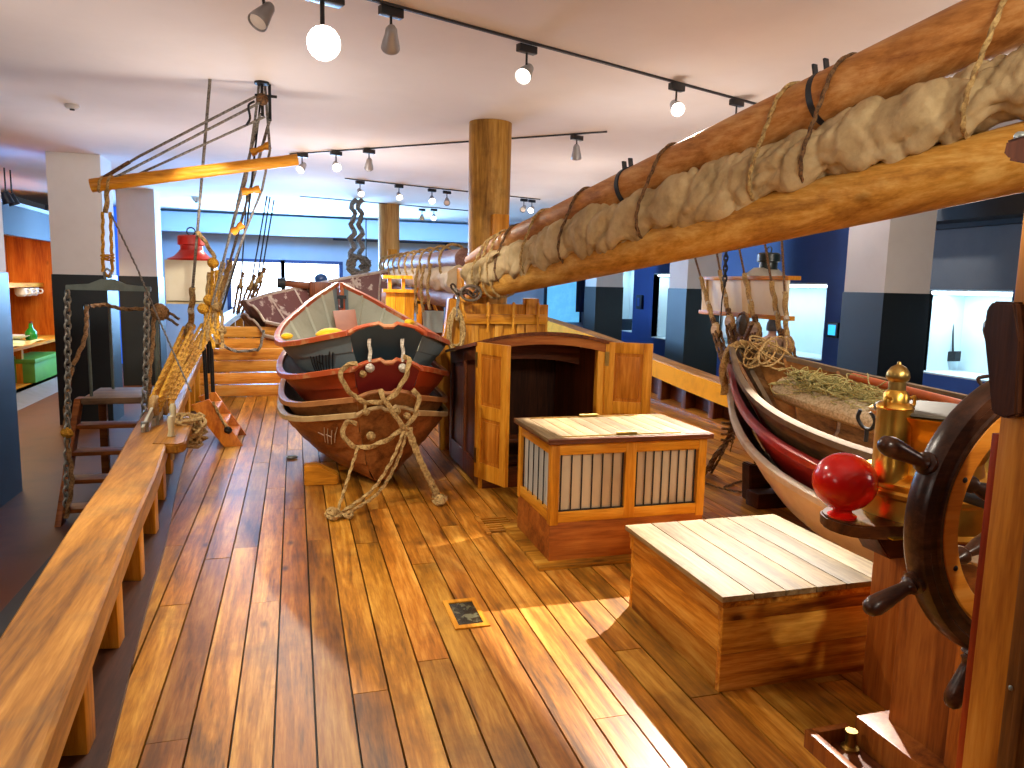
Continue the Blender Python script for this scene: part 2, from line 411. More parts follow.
for x in (-3.6, 3.4):
    light('window_light', 'AREA', ((wx[0]+wx[2])/2 + (1.5 if x > 0 else -.8), YF-.8, 2.0), 700, (.25, .55, 1.0), ((wx[0]+wx[2])/2, 13, 2.9), shape='RECTANGLE', size=3.2, size_y=1.2)
for x in (-1.5, 3.5): light('far_wall_fill', 'AREA', (x, YF-1.6, CZ-.15), 55, (.14, .45, 1.0), (x, YF, 1.6), shape='RECTANGLE', size=4.5, size_y=.2)  # added blue fill on the far wall, no such fixture in the hall
# glowing panels: far left imitates wall lit blue, far right a lit display
for i, (x0, x1, y0, y1, Y, lb) in enumerate(((107, 128, 196, 415, 19.8, 'tall blue glowing stand-in for lit wall between the two left pillars'), (546, 581, 262, 322, 20.3, 'bright cyan lit panel far behind the mast foot'))):
    a, b = at_y(x0, y1, Y), at_y(x1, y0, Y)
    r = thing('glow_panel', lb, 'display panel', ((a.x+b.x)/2, Y, a.z))
    zt = min(b.z, CZ-.02); zl = max(a.z, FZ)
    link('panel', MB().box((a.x, Y, zl), (b.x, Y+.08, zt)), paint('blue_lit_%d' % i, ('#2a68d8', '#5fb4e8')[i], ('#2560cc', '#8fd4f4')[i], .5, 3, .6, emit=(('#2a6cf0', .55), ('#6fd0ff', .7))[i]), r)
    link('frame_post', MB().box((a.x-.06, Y-.03, zl), (a.x, Y+.1, zt)), NAVY, r)
    mb = MB().box((b.x, Y-.03, zl), (b.x+.06, Y+.1, zt))
    if 0: mb.box((a.x+.9, Y-.04, zl+.3), (a.x+1.15, Y-.001, zt-.15))
    link('frame_post', mb, NAVY, r)
    if i: link('dark_graphic', MB().box((a.x+.9, Y-.02, zl+.3), (a.x+1.15, Y-.001, zt-.15)), NAVY, r)
# left wall with the cabin display
A0, A1, az0, az1 = 9.2, 17.6, -.33, at_x(30, 238, XL).z
struct('wall_left', MB().box((XL-.15, YB, FZ), (XL, A0, CZ)).box((XL-.15, A1, FZ), (XL, YF, CZ)).box((XL-.15, A0, FZ), (XL, A1, az0)).box((XL-.15, A0, az1), (XL, A1, az1+.55)).box((XL-1.3, A0, az1+.55), (XL-1.2, A1, CZ)), paint('left_wall', '#2a3446', '#222c3c', .6, 2, .5))
struct('trim_5', MB().box((XL, A0-2, az1+.5), (XL+.03, A1+1, az1+.56)), paint('pale_strip', '#9fb4cf', emit=('#9cc4ff', .5)))
struct('trim_6', MB().hexa([(XL, A0, FZ), (XL+.35, A0, FZ), (XL+.35, A1, FZ), (XL, A1, FZ), (XL, A0, az0), (XL+.05, A0, az0), (XL+.05, A1, az0), (XL, A1, az0)]), paint('grey_sill', '#6f7276', '#5c5f63', .5))
cab = thing('cabin_display', 'orange pine cabin interior shown in the left wall', 'display', (XL-.6, (A0+A1)/2, az0))
CABW = wood('cabin_pine', '#a8500c', '#cf6f16', '#e08a2a', 'z', .8, .45, .5, plank=True)
mb = MB()
yy = A0
while yy < A1:
    mb.box((XL-1.15, yy, az0), (XL-1.12, min(yy+.3, A1)-.01, az1+.1)); yy += .3
link('plank_lining', mb, CABW, cab)
link('cabin_floor', MB().box((XL-1.15, A0, az0-.04), (XL, A1, az0)), honey('y'), cab)
link('end_wall', MB().box((XL-1.15, A1-.02, az0), (XL, A1+.02, az1+.3)), CABW, cab); link('end_wall', MB().box((XL-1.15, A0-.02, az0), (XL, A0+.02, az1+.3)), CABW, cab)
zt = at_x(20, 345, XL-.2).z; zs = at_x(30, 285, XL-.5).z
link('table_shelf', MB().box((XL-.75, A0+.02, zt-.05), (XL-.05, A1-.03, zt)), honey('y'), cab)
for yy in (10.5, 12.6, 15.4): link('table_leg', MB().box((XL-.4, yy, az0), (XL-.3, yy+.1, zt-.05)), honey(), cab)
link('cup_shelf', MB().box((XL-1.12, A0+.02, zs-.04), (XL-.5, A1-.03, zs+.04)), honey('y'), cab)
for k in range(3):
    p = at_x(21+k*6, 292, XL-.6)
    r = thing('mug', ('white mug hanging under the cabin shelf, left of three', 'white mug hanging under the cabin shelf, middle of three', 'white mug hanging under the cabin shelf, right of three')[k], 'mug', (p.x, p.y, zs-.2), 'white mugs in the cabin')
    link('cup', MB().lathe([(.06, -.2), (.1, -.16), (.11, -.04), (.1, -.04), (.08, -.14), (0, -.16)], (p.x, p.y, zs-.02)), WHITE, r)
    link('handle', MB().tube(smooth([(p.x+.1, p.y, zs-.08), (p.x+.17, p.y, zs-.1), (p.x+.16, p.y, zs-.16), (p.x+.08, p.y, zs-.17)], 4), .014, 6), WHITE, r)
p = at_x(34, 378, XL-.35); r = thing('green_chest', 'green wooden chest on the cabin floor under the table', 'chest', (p.x, p.y, az0))
GREEN = paint('green_paint', '#5f9a34', '#4c8028', .5, 5, .5)
link('body', MB().box((p.x-.25, p.y-.75, az0), (p.x+.25, p.y+.75, az0+.36), .01), GREEN, r); link('lid', MB().box((p.x-.27, p.y-.78, az0+.36), (p.x+.27, p.y+.78, az0+.44), .01), GREEN, r)
p = at_x(31, 331, XL-.35); r = thing('green_bottle', 'green bottle standing on the cabin table', 'bottle', (p.x, p.y, zt))
link('glass', MB().lathe([(.001, 0), (.09, 0), (.1, .04), (.1, .16), (.04, .24), (.035, .32), (.001, .32)], (p.x, p.y, zt)), paint('bottle_green', '#1f7a2a', '#17601f', .15), r); link('cork', MB().cyl((p.x, p.y, zt+.32), (p.x, p.y, zt+.36), .03), brown(), r)
p = at_x(14, 337, XL-.35); o = link('chart', MB().grid([[V((p.x-.25+.5*i/6, p.y-.9+1.8*j/8, zt+.012+.02*math.sin(i*1.3+j))) for i in range(7)] for j in range(9)]), paint('map_paper', '#d5d39a', '#7fae6a', .8, 3, .8)); tag(o, 'yellow green sea chart spread on the cabin table', 'chart')
p = at_x(13, 329, XL-.6); o = link('plate', MB().lathe([(.001, .0), (.16, .0), (.26, .05), (.27, .06), (.15, .02), (.001, .02)], (p.x, p.y, zt+.045)), WHITE); tag(o, 'white plate at the back of the cabin table', 'plate')
light('cabin_light', 'AREA', (XL-.35, 12.2, az1+.02), 110, (1, .75, .42), (XL-.8, 12.4, 0), shape='RECTANGLE', size=.3, size_y=2.5)
light('cabin_light', 'AREA', (XL-.35, 15.6, az1+.02), 110, (1, .75, .42), (XL-.8, 15.6, 0), shape='RECTANGLE', size=.3, size_y=2.5)
light('cove_light', 'AREA', (XL-.7, 12, az1+.6), 26, (.12, .35, 1.0), (XL-.6, 12, 4), shape='RECTANGLE', size=.5, size_y=9)
# square pillars: white above, dark below
PD = .66; zw = 1.66
pl = [(-3.2, 11.66), (-3.2, 15.76), (-3.26, 7.42), (6.6, 7.14), (6.6, 11.7), (6.6, 15.8)]
for i, (x, y) in enumerate(pl):
    s = struct('pillar_%d' % (i+1), MB().box((x, y, zw), (x+PD, y+PD, CZ)), WHITE)
    link('dark_wainscot', MB().box((x-.012, y-.012, FZ), (x+PD+.012, y+PD+.012, zw)), TEALD if i != 2 else NAVY, s)

# ------------------------------------------------------------------ ship deck and bulwarks
CL = [(-1, -.38), (0, -.52), (1.85, -.73), (2.5, -.785), (3.77, -.885), (4.8, -.95), (6.2, -1.075), (8, -1.2), (10, -1.31), (12, -1.36), (14, -1.3), (16, -1.1), (18, -.7), (19.2, -.2)]
ZR = [(-1, .5), (7, .5), (8.5, .54), (10, .62), (12, .76), (14, .9), (16, 1.05), (18, 1.22), (19.2, 1.32)]
def rx(Y): return cinterp(CL, Y)
def rz(Y): return cinterp(ZR, Y)
DW = .147
DY1 = 18.2
mb = MB(); x = -1.42
while x < 5.35:
    xm = x+DW/2; xs = xm if xm < CX else 2*CX-xm
    ys = [yy/10 for yy in range(-8, 183) if rx(yy/10) < xs+.06]
    if ys:
        a, b = min(ys), max(ys); y = a; first = True
        while y < b-.05:
            e = min(b, y+random.uniform(1.6, 4.2)) if not first else min(b, y+random.uniform(.6, 3.8)); first = False
            if b-e < .4: e = b
            mb.box((x+.0042, y+.0025, -.04), (x+DW-.0042, e-.0025, random.uniform(-.001, .001))); y = e
    x += DW
dk = struct('deck_floor', mb, deckwood('y'))
struct('deck_beam_floor', MB().box((-1.45, -.9, -.14), (5.37, DY1+.2, -.042)), paint('caulk', '#140d08', '#1c120a', .6))
# drain set into the deck
r = thing('deck_drain', 'small brass framed drain opening in the deck planks', 'drain', (.8, 3.46, 0))
link('frame', MB().box((.715, 3.30, .001), (.74, 3.63, .008)).box((.865, 3.30, .001), (.89, 3.63, .008)).box((.74, 3.30, .001), (.865, 3.335, .008)).box((.74, 3.595, .001), (.865, 3.63, .008)), honey('y'), r)
link('dark_opening', MB().box((.74, 3.335, .0005), (.865, 3.595, .003)), paint('drain_glass', '#24231d', '#57543f', .15, 14, .9, lo=.5, hi=.56), r)
mb = MB()
for k in range(7): mb.box((1.23, 4.62+k*.045, .002), (1.42, 4.645+k*.045, .014))
o = link('deck_grating', mb.box((1.2, 4.58, .001), (1.23, 4.95, .016)), deckwood('x')); tag(o, 'flat slatted deck grating beside the skylight box', 'grating')

def sweep(f, Y0, Y1, step=.15):
    rings = []; n = max(2, int((Y1-Y0)/step))
    for i in range(n+1): rings.append(f(Y0+(Y1-Y0)*i/n))
    return MB().loft(rings)
def bulwark(side):
    sg = (lambda X: X) if side < 0 else (lambda X: 2*CX-X)
    r = thing('ship_bulwark', 'long timber port bulwark with worn rail in the left foreground' if side < 0 else 'starboard bulwark with a yellow painted rail behind the small boats', 'bulwark', (sg(-1), 6, 0))
    Y0, Y1 = -.8, 18.5
    w = .135
    RM = oldwood('y')
    def q(xa, xb, za, zb): return lambda Y: [V((sg(rx(Y)+xa), Y, rz(Y)+za)), V((sg(rx(Y)+xb), Y, rz(Y)+za)), V((sg(rx(Y)+xb), Y, rz(Y)+zb)), V((sg(rx(Y)+xa), Y, rz(Y)+zb))]
    def qr(xa, xb, za, zb, c=.012): return lambda Y: [V((sg(rx(Y)+xa+c), Y, rz(Y)+za)), V((sg(rx(Y)+xb-c), Y, rz(Y)+za)), V((sg(rx(Y)+xb), Y, rz(Y)+za+c)), V((sg(rx(Y)+xb), Y, rz(Y)+zb-c)), V((sg(rx(Y)+xb-c), Y, rz(Y)+zb)), V((sg(rx(Y)+xa+c), Y, rz(Y)+zb)), V((sg(rx(Y)+xa), Y, rz(Y)+zb-c)), V((sg(rx(Y)+xa), Y, rz(Y)+za+c))]
    link('rail', sweep(qr(-w, w, -.13, 0), Y0, Y1), RM, r)
    if side > 0:
        link('yellow_strake', sweep(q(w-.02, w+.022, -.25, -.012), Y0, Y1), paint('yellow_paint', '#f2ae08', '#d08f06', .7, 5, .5, spec=.12), r)
    link('planking', sweep(lambda Y: [V((sg(rx(Y)-.1), Y, FZ)), V((sg(rx(Y)-.05), Y, FZ)), V((sg(rx(Y)-.05), Y, rz(Y)-.12)), V((sg(rx(Y)-.1), Y, rz(Y)-.12))], Y0, Y1), darkwood('y') if side < 0 else brown('y'), r)
    link('waterway', sweep(lambda Y: [V((sg(rx(Y)-.06), Y, -.03)), V((sg(rx(Y)+.16), Y, -.03)), V((sg(rx(Y)+.16), Y, .028)), V((sg(rx(Y)-.06), Y, .05))], Y0, Y1), deckwood('y') if side > 0 else darkwood('y'), r)
    y = .35
    while y < 17:
        x = rx(y)
        a, b = sorted((sg(x-.05), sg(x+.1)))
        link('stanchion', MB().box((a, y-.06, 0), (b, y+.06, rz(y)-.12), .01), honey() if side < 0 else brown(), r)
        y += .78
    return r
bulwark(-1); bulwark(1)
# ------------------------------------------------------------------ chest
r = thing('deck_chest', 'low pine chest with a pale planked lid in front of the binnacle', 'chest', (2.03, 2.87, 0))
x0, x1, y0, y1, zt = 1.655, 2.495, 2.50, 3.36, .43
CH = wood('chest_pine', '#6e360c', '#b6731e', '#dfa545', 'x', 1.0, .42, .9, plank=True); CHY = wood('chest_pine', '', '', '', 'x') if 0 else wood('chest_side', '#743a0c', '#bd7820', '#e0a84a', 'y', 1.0, .42, .9, plank=True)
hs = (.0, .165, .31, .372)
mb = MB(); ms = MB()
for a, b in zip(hs[:-1], hs[1:]):
    d = .0 if b < .33 else -.006
    link('end_board', MB().box((x0+d, y0+d, a+.001), (x1-d, y0+.03, b-.001), .002), CH, r); link('end_board', MB().box((x0+d, y1-.03, a+.001), (x1-d, y1-d, b-.001), .002), CH, r)
    link('side_board', MB().box((x0+d, y0+.031, a+.001), (x0+.03, y1-.031, b-.001), .002), CHY, r); link('side_board', MB().box((x1-.03, y0+.031, a+.001), (x1-d, y1-.031, b-.001), .002), CHY, r)
link('frame', MB().box((x0-.012, y0-.012, .372), (x1+.012, y1+.012, .405), .003), CHY, r)
mb = MB(); n = 6; w = (x1-x0+.06)/n
for k in range(n): mb.box((x0-.03+k*w+.002, y0-.03, .405), (x0-.03+(k+1)*w-.002, y1+.03, zt), .003)
link('lid', mb, lid('y'), r)

# ------------------------------------------------------------------ skylight box
r = thing('skylight', 'pine skylight box with barred windows behind the chest', 'skylight', (1.93, 4.35, 0))
x0, x1, y0, y1 = 1.43, 2.45, 4.0, 4.66
P, PX, PY = honey('z'), honey('x'), honey('y')
link('base_board', MB().box((x0, y0, .02), (x1, y1, .26), .004), brown('x') if 0 else wood('sky_base', '#6d3413', '#97531e', '#b06a2a', 'x', 1, .42, .4), r)
link('plinth', MB().prism([(x0-.09, y0-.09, .0), (x1+.09, y0-.09, .0), (x1+.09, y1+.09, 0), (x0-.09, y1+.09, 0)], (0, 0, .022), .003), deckwood('x'), r)
pw = .055; zb, zt = .26, .735
for xx in (x0-.004, x1-pw+.004):
    for yy in (y0-.004, y1-pw+.004): link('post', MB().box((xx, yy, zb-.02), (xx+pw, yy+pw, zt), .004), P, r)
xm = (x0+x1)/2
for a, b in ((y0-.002, y0+.04), (y1-.04, y1+.002)): link('post', MB().box((xm-.035, a, zb), (xm+.035, b, zt), .003), P, r)
for za, zc in ((zb-.01, zb+.06), (zt-.07, zt)):
    for yy in (y0, y1-.04): link('rail', MB().box((x0+.04, yy, za), (x1-.04, yy+.04, zc), .004), PX, r)
    for xx in (x0, x1-.04): link('end_rail', MB().box((xx, y0+.045, za), (xx+.04, y1-.045, zc), .004), PY, r)
GL = paint('frosted_pane', '#b9a88c', '#a4937a', .25, 2, .5)
for a, b in ((x0+.055, xm-.035), (xm+.035, x1-.055)):
    link('window_pane', MB().box((a, y0+.028, zb+.06), (b, y0+.034, zt-.07)), GL, r)
    for k in range(7 if a < xm else 8):
        n = 7 if a < xm else 8; x = a+.012+(b-a-.024)*k/(n-1)
        link('bar', MB().cyl((x, y0+.014, zb+.06), (x, y0+.014, zt-.07), .0045, n=8), IRON, r)
    link('bar_plate', MB().box((a, y0+.008, zb+.06), (b, y0+.02, zb+.068)), IRON, r)
link('window_pane', MB().box((x0+.028, y0+.05, zb+.06), (x0+.034, y1-.05, zt-.07)), paint('pale_pane', '#c9cfc9', '#aab5b4', .2, 3, .5), r)
for k in range(6):
    y = y0+.075+(y1-y0-.15)*k/5; link('bar', MB().cyl((x0+.014, y, zb+.06), (x0+.014, y, zt-.07), .0045, n=8), IRON, r)
mb = MB(); n = 12; X0, X1, Y0, Y1 = x0-.03, x1+.03, y0-.035, y1+.04; w = (X1-X0)/n
for k in range(n): mb.box((X0+k*w+.0012, Y0+.03, zt+.012), (X0+(k+1)*w-.0012, Y1-.03, zt+.034), .002)
link('lid', mb, lid('y'), r)
link('lid_frame', MB().box((X0, Y0, zt), (X1, Y1, zt+.014), .005).box((X0, Y0, zt+.012), (X1, Y0+.03, zt+.032), .004).box((X0, Y1-.03, zt+.012), (X1, Y1, zt+.032), .004), brown('x'), r)
mb = MB()
for yy in (Y0+.06, Y1-.06): mb.box((X0+.1, yy-.006, zt+.034), (X1-.2, yy+.006, zt+.04)).cyl((X0+.45, yy, zt+.045), (X0+.58, yy, zt+.045), .011, n=10)
link('hinge_strap', mb, BRASSD, r)

# ------------------------------------------------------------------ companionway
r = thing('companionway', 'arched wooden companionway with two panelled doors standing open', 'companionway', (1.96, 6.2, 0))
cx0, cx1, cy0, cy1 = 1.42, 2.48, 5.72, 6.85; zs = 1.17
def arch(x, h=.085): return zs + h*(1-((x-1.95)/.6)**2)
for xa in (cx0, cx1-.035): link('side_wall', MB().hexa([(xa, cy0, 0), (xa+.035, cy0, 0), (xa+.035, cy1, 0), (xa, cy1, 0), (xa, cy0, zs), (xa+.035, cy0, zs), (xa+.035, cy1, zs-.15), (xa, cy1, zs-.15)]), brown('z'), r)
mb = MB()
for a, b, zz in ((cy0, cy0+.09, 1), (cy0+.5, cy0+.58, 1), (cy1-.09, cy1, 1)): mb.box((cx0-.018, a, .02), (cx0, b, zs-.005-.15*(b-cy0)/(cy1-cy0)), .004)
mb.box((cx0-.017, cy0+.02, .02), (cx0, cy1-.02, .2), .004).bar((cx0-.009, cy0+.02, zs-.06), (cx0-.009, cy1-.02, zs-.21), .017, .1)
link('wall_panel_frame', mb, wood('comp_side', '#44200e', '#6b3819', '#824924', 'z', 1.1, .42, .3), r)
link('back_wall', MB().box((cx0+.035, cy1-.03, 0), (cx1-.035, cy1, zs-.1)), darkwood('z'), r)
link('threshold', MB().box((cx0+.02, cy0-.03, 0), (cx1-.02, cy0+.03, .16), .006), brown('x'), r)
link('door_jamb', MB().box((cx0-.01, cy0-.025, 0), (cx0+.06, cy0+.05, zs), .005), honey(), r)
link('door_jamb', MB().box((cx1-.06, cy0-.025, 0), (cx1+.01, cy0+.05, zs), .005), honey(), r)
def arcpoly(z0f, z1f, y, n=14, a=cx0-.02, b=cx1+.02):
    up = [V((a+(b-a)*k/n, y, z1f(a+(b-a)*k/n))) for k in range(n+1)]; lo = [V((a+(b-a)*k/n, y, z0f(a+(b-a)*k/n))) for k in range(n+1)]
    return up, lo
def arcbar(y0, y1, f0, f1, a=cx0-.02, b=cx1+.02, n=14):
    rings = []
    for k in range(n+1):
        x = a+(b-a)*k/n; rings.append([V((x, y0, f0(x))), V((x, y1, f0(x))), V((x, y1, f1(x))), V((x, y0, f1(x)))])
    return MB().loft(rings)
mb = MB(); rings = []
for k in range(15):
    x = cx0-.06+(cx1-cx0+.12)*k/14; rings.append([V((x, cy0-.05, arch(x))), V((x, cy1+.04, arch(x)-.17)), V((x, cy1+.04, arch(x)-.145)), V((x, cy0-.05, arch(x)+.028))])
link('roof', mb.loft(rings), brown('y'), r)
link('arched_head', arcbar(cy0-.03, cy0+.04, lambda x: arch(x)-.075, lambda x: arch(x)), wood('head_wood', '#6a3010', '#935020', '#a8662c', 'x', 1, .4, .2), r)
link('inner_beam', arcbar(cy0+.45, cy0+.52, lambda x: arch(x)-.24, lambda x: arch(x)-.075, cx0+.04, cx1-.04), brown('x'), r)
link('step', MB().box((cx0+.06, cy0+.3, .3), (cx1-.06, cy0+.52, .33), .004).box((cx0+.06, cy0+.6, .02), (cx1-.06, cy0+.82, .05), .004), brown('x'), r)
# doors
def door(h, f, z0, z1, lab):
    h, f = V(h), V(f); d = (f-h).normalized(); nrm = d.cross(V((0, 0, 1))); L = (f-h).length; T = .035
    def blk(mb, u0, u1, a, b, t0, t1, bev=.003):
        pts = [h+d*u+nrm*t+V((0, 0, z)) for z in (a, b) for u, t in ((u0, t0), (u1, t0), (u1, t1), (u0, t1))]
        return mb.hexa(pts, bev)
    root = link('door', blk(blk(blk(blk(blk(MB(), 0, .075, z0, z1, -T/2, T/2), L-.075, L, z0, z1, -T/2, T/2), .075, L-.075, z0, z0+.13, -T/2, T/2), .075, L-.075, z1-.09, z1, -T/2, T/2), .075, L-.075, (z0+z1)/2-.05, (z0+z1)/2+.05, -T/2, T/2), honey(), r)
    for a, b in ((z0+.13, (z0+z1)/2-.05), ((z0+z1)/2+.05, z1-.09)):
        mb = MB(); blk(mb, .07, L-.07, a, b, -.006, .006, 0); blk(mb, .1, L-.1, a+.028, b-.028, -.012, .012, .005)
        link('door_panel', mb, wood('panel_pine', '#84470c', '#b36a1a', '#ca8630', 'z', 1.0, .42, .3), root)
    for z in (z0+.12, z1-.2):
        mb = MB(); blk(mb, .0, .03, z, z+.12, T/2, T/2+.004, 0); blk(mb, .0, .03, z, z+.12, -T/2-.004, -T/2, 0); mb.cyl(h+V((0, 0, z)), h+V((0, 0, z+.12)), .012, n=10); link('hinge', mb, BRASSD, root)
    return root
door((1.385, 5.695, 0), (1.535, 5.31, 0), .11, 1.2, 'left')
door((2.49, 5.7, 0), (2.82, 5.50, 0), .11, 1.2, 'right')

# ------------------------------------------------------------------ dories
G = [(0, .32), (.07, .46), (.2, .68), (.36, .80), (.55, .78), (.7, .64), (.85, .38), (.95, .14), (1, .03)]
S = [(0, .615), (.1, .545), (.2, .49), (.35, .455), (.55, .51), (.75, .66), (.9, .84), (1, .96)]
S2 = [(0, .55), (.12, .49), (.35, .46), (.55, .49), (.75, .57), (.9, .68), (1, .77)]
B = [(0, .06), (.15, .16), (.4, .27), (.6, .25), (.85, .10), (1, .015)]
R = [(0, .035), (.2, .01), (.45, 0), (.65, .03), (.85, .13), (1, .3)]
NS = 4
SD = S
def dory(name, label, L, hb, mats, group, loc, rot, ribs=True, sheer=1.0, crown=.15, tmat=None, railmat=None, ribmat=None, S=SD, full=1.0, ex=.66, tw=1.0):
    """mats: outside, inside.  Built with the transom at y=0 and the bow at +y."""
    root = thing(name, label, 'boat', (0, 0, 0), group)
    k = hb/.8
    Gt = [(0, G[0][1]*tw)]+G[1:]
    def pt(t, s, sd, off=0.0):
        g, b = cinterp(Gt, t)*k, cinterp(B, t)*k*full; zg, zb = cinterp(S, t)*sheer, cinterp(R, t)
        x = b+(g-b)*(s**ex); z = zb+(zg-zb)*s
        y = (.26*(1-s))*(1-t)**2 + L*t - .5*(1-s)*t**3
        return V((sd*max(x+off, .004), y, z))
    TS = [i/26 for i in range(27)]
    mb = MB()
    for sd in (-1, 1):
        for st in range(NS):
            sl = [st/NS+(1/NS)*j/3 for j in range(4)]
            rows = [[pt(t, s, sd, .010*(1-(s-sl[0])*NS) + .002) for s in sl] for t in TS]
            mb.grid(rows)
            if st: mb.grid([[pt(t, sl[0], sd, .002), pt(t, sl[0], sd, .012)] for t in TS])
    mb.grid([[pt(t, 0, -1, .012), pt(t, 0, 1, .012)] for t in TS])
    link('hull_planking', mb, mats[0], root)
    mb = MB(); In = [i/26 for i in range(1, 26)]
    for sd in (-1, 1): mb.grid([[pt(t, s/6, sd, -.016)+V((0, 0, .012 if s == 0 else 0)) for s in range(7)] for t in In])
    mb.grid([[pt(t, 0, -1, -.016)+V((0, 0, .012)), pt(t, 0, 1, -.016)+V((0, 0, .012))] for t in In])
    link('inner_lining', mb, mats[1], root)
    mb = MB()
    for sd in (-1, 1):
        rings = []
        for t in TS:
            p = pt(t, 1, sd); o = .03*sd
            rings.append([p+V((o, 0, -.022)), p+V((o, 0, .016)), p+V((o*.6, 0, .024)), p+V((-o*.7, 0, .024)), p+V((-o*.9, 0, -.012))])
        mb.loft(rings)
    link('gunwale', mb, railmat or mats[0], root)
    # tombstone transom
    g0, zg, zb, b0 = cinterp(Gt, 0)*k, cinterp(S, 0)*sheer, cinterp(R, 0), cinterp(B, 0)*k
    out = [pt(0, s/5, 1, .004) for s in range(6)]
    top = []
    for i in range(1, 16):
        u = 1-2*i/16; zz = zg + crown*(1-abs(u)**2.6) - (.016 if abs(u) < .14 else 0) + (.006 if .14 <= abs(u) < .32 else 0)
        top.append(V((g0*u, -.02-.05*(1-abs(u)), zz)))
    poly = out + top + [pt(0, s/5, -1, .004) for s in range(5, -1, -1)]
    mb = MB(); mb.prism([p+V((0, .035, 0)) for p in poly], (0, -.04, 0))
    tr = link('transom', mb, tmat or mats[0], root)
    path = [V((g0*1.02, -.0, zg))] + [p + V((0, .012, .008)) for p in top] + [V((-g0*1.02, 0, zg))]
    link('transom_cap', MB().tube(path, .02, 8), railmat or mats[0], tr)
    link('stem_post', MB().loft([[pt(1, s/6, 1)+V((-.004+x, y, .02 if s == 6 else 0)) for x, y in ((-.022, -.03), (.022, -.03), (.022, .03), (-.022, .03))] for s in range(7)]), railmat or mats[0], root)
    if ribs:
        for t in (.2, .36, .52, .67, .8, .9):
            rings = []
            path = [pt(t, s/6, -1, -.024) for s in range(6, -1, -1)] + [pt(t, s/6, 1, -.024) for s in range(7)]
            mb = MB().tube(path, .017, 4); link('rib', mb, ribmat or mats[1], root)
    root['_'] = 0; del root['_']
    root.location = loc; root.rotation_euler = rot
    return root, pt
def onhull(root, name, mb, mat, label=None):
    o = None
    bm = mb.bm
    loc = root.location.copy(); root.location = (0, 0, 0)
    o = link(name, mb, mat, root); root.location = loc
    if label: o['label'] = label
    return o
GREYB = paint('grey_boat', '#6e8187', '#55666d', .5, 4, .6, bump=.1)
GREYI = paint('grey_inside', '#a9ab98', '#8f917f', .6, 4, .6)
REDB = paint('red_boat', '#a8401a', '#7c2412', .42, 3, .6, bump=.1)
REDT = paint('red_transom', '#781d1b', '#5f1415', .45, 3, .5)
REDI = paint('blue_grey_inside', '#93a0b4', '#7a3a2c', .5, 3, .5)
BRB = wood('brown_boat', '#5c3417', '#8a562b', '#a36c3a', 'y', .7, .45, .2, wear=('#6b4426', .4))
BRB2 = wood('tan_boat', '#6e3c1b', '#9a5d2f', '#b57641', 'y', .7, .45, .2, wear=('#8a5a36', .4))
DKI = paint('dark_inside', '#5a4a3a', '#3d3126', .6, 3, .6)
REDRAIL = paint('red_rail', '#a8481f', '#b98a5a', .45, 7, .7, lo=.5, hi=.6)
TANRAIL = paint('tan_rail', '#a9713f', '#8a562c', .5, 9, .6, lo=.4)
GT = paint('blue_transom', '#2e434c', '#3d545d', .45, 3, .5)
pg = 'dories nested on the port side of the deck'
DX, DY, DL = .665, 5.62, 3.15
zz = (.035, .155, .385, .655)
rotp = (0, 0, math.radians(3.2))
d1, pt1 = dory('dory', 'lowest brown dory of the four stacked behind the rope lashings', DL, .72, (BRB2, DKI), pg, (DX, DY, zz[0]), rotp, ribs=False, tw=.76, crown=.05, railmat=paint('pale_rail', '#b99a68', '#8f6f42', .55, 9, .6, lo=.4), tmat=BRB)
d2, pt2 = dory('dory', 'dark brown dory directly under the red one in the nested stack', DL, .71, (BRB, DKI), pg, (DX, DY, zz[1]), rotp, ribs=False, tw=.8, crown=.055, railmat=TANRAIL)
d3, pt3 = dory('dory', 'red hulled dory under the grey one in the nested stack', DL, .72, (REDB, REDI), pg, (DX, DY, zz[2]), rotp, ribs=False, tw=.86, crown=.06, railmat=REDRAIL, tmat=REDT)
d4, pt4 = dory('dory', 'grey dory with a red rail on top of the nested stack', DL, .735, (GREYB, GREYI), pg, (DX, DY+.02, zz[3]), rotp, railmat=REDRAIL, tmat=GT, crown=.06, tw=.94)
# painted hull marks, too worn to read
def marks(root, pt, t0, t1, s0, s1, n, mat, seed, slant=.02):
    rnd = random.Random(seed); mb = MB()
    for i in range(n):
        t = t0+(t1-t0)*(i+.2*rnd.random())/n; w = .006
        a, b = s0+.04*rnd.random(), s1-.05*rnd.random()
        P = [pt(t+slant*(1-(s-s0)/(s1-s0)), s, -1, .014) for s in (a, (a+b)/2, b)]
        rings = []
        for p in P: rings.append([p+V((-.002, -w, 0)), p+V((.004, -w, 0)), p+V((.004, w, 0)), p+V((-.002, w, 0))])
        mb.loft(rings)
        if rnd.random() < .45:
            p = pt(t+slant*.5, (a+b)/2, -1, .014); mb.bar(p, pt(t+slant*.5+.018, (a+b)/2+.05, -1, .014), .006, .006)
    return onhull(root, 'painted_name', mb, mat)
WP = paint('white_marks', '#d8cdb8', '#b7a98f', .6, 30, .6); BP = paint('black_marks', '#151515', '#2b2b2b', .5)
marks(d4, pt4, .06, .17, .45, .8, 8, BP, 3, .05); marks(d2, pt2, .05, .19, .45, .8, 9, WP, 5, .045); marks(d1, pt1, .05, .11, .55, .85, 4, WP, 8, .04)
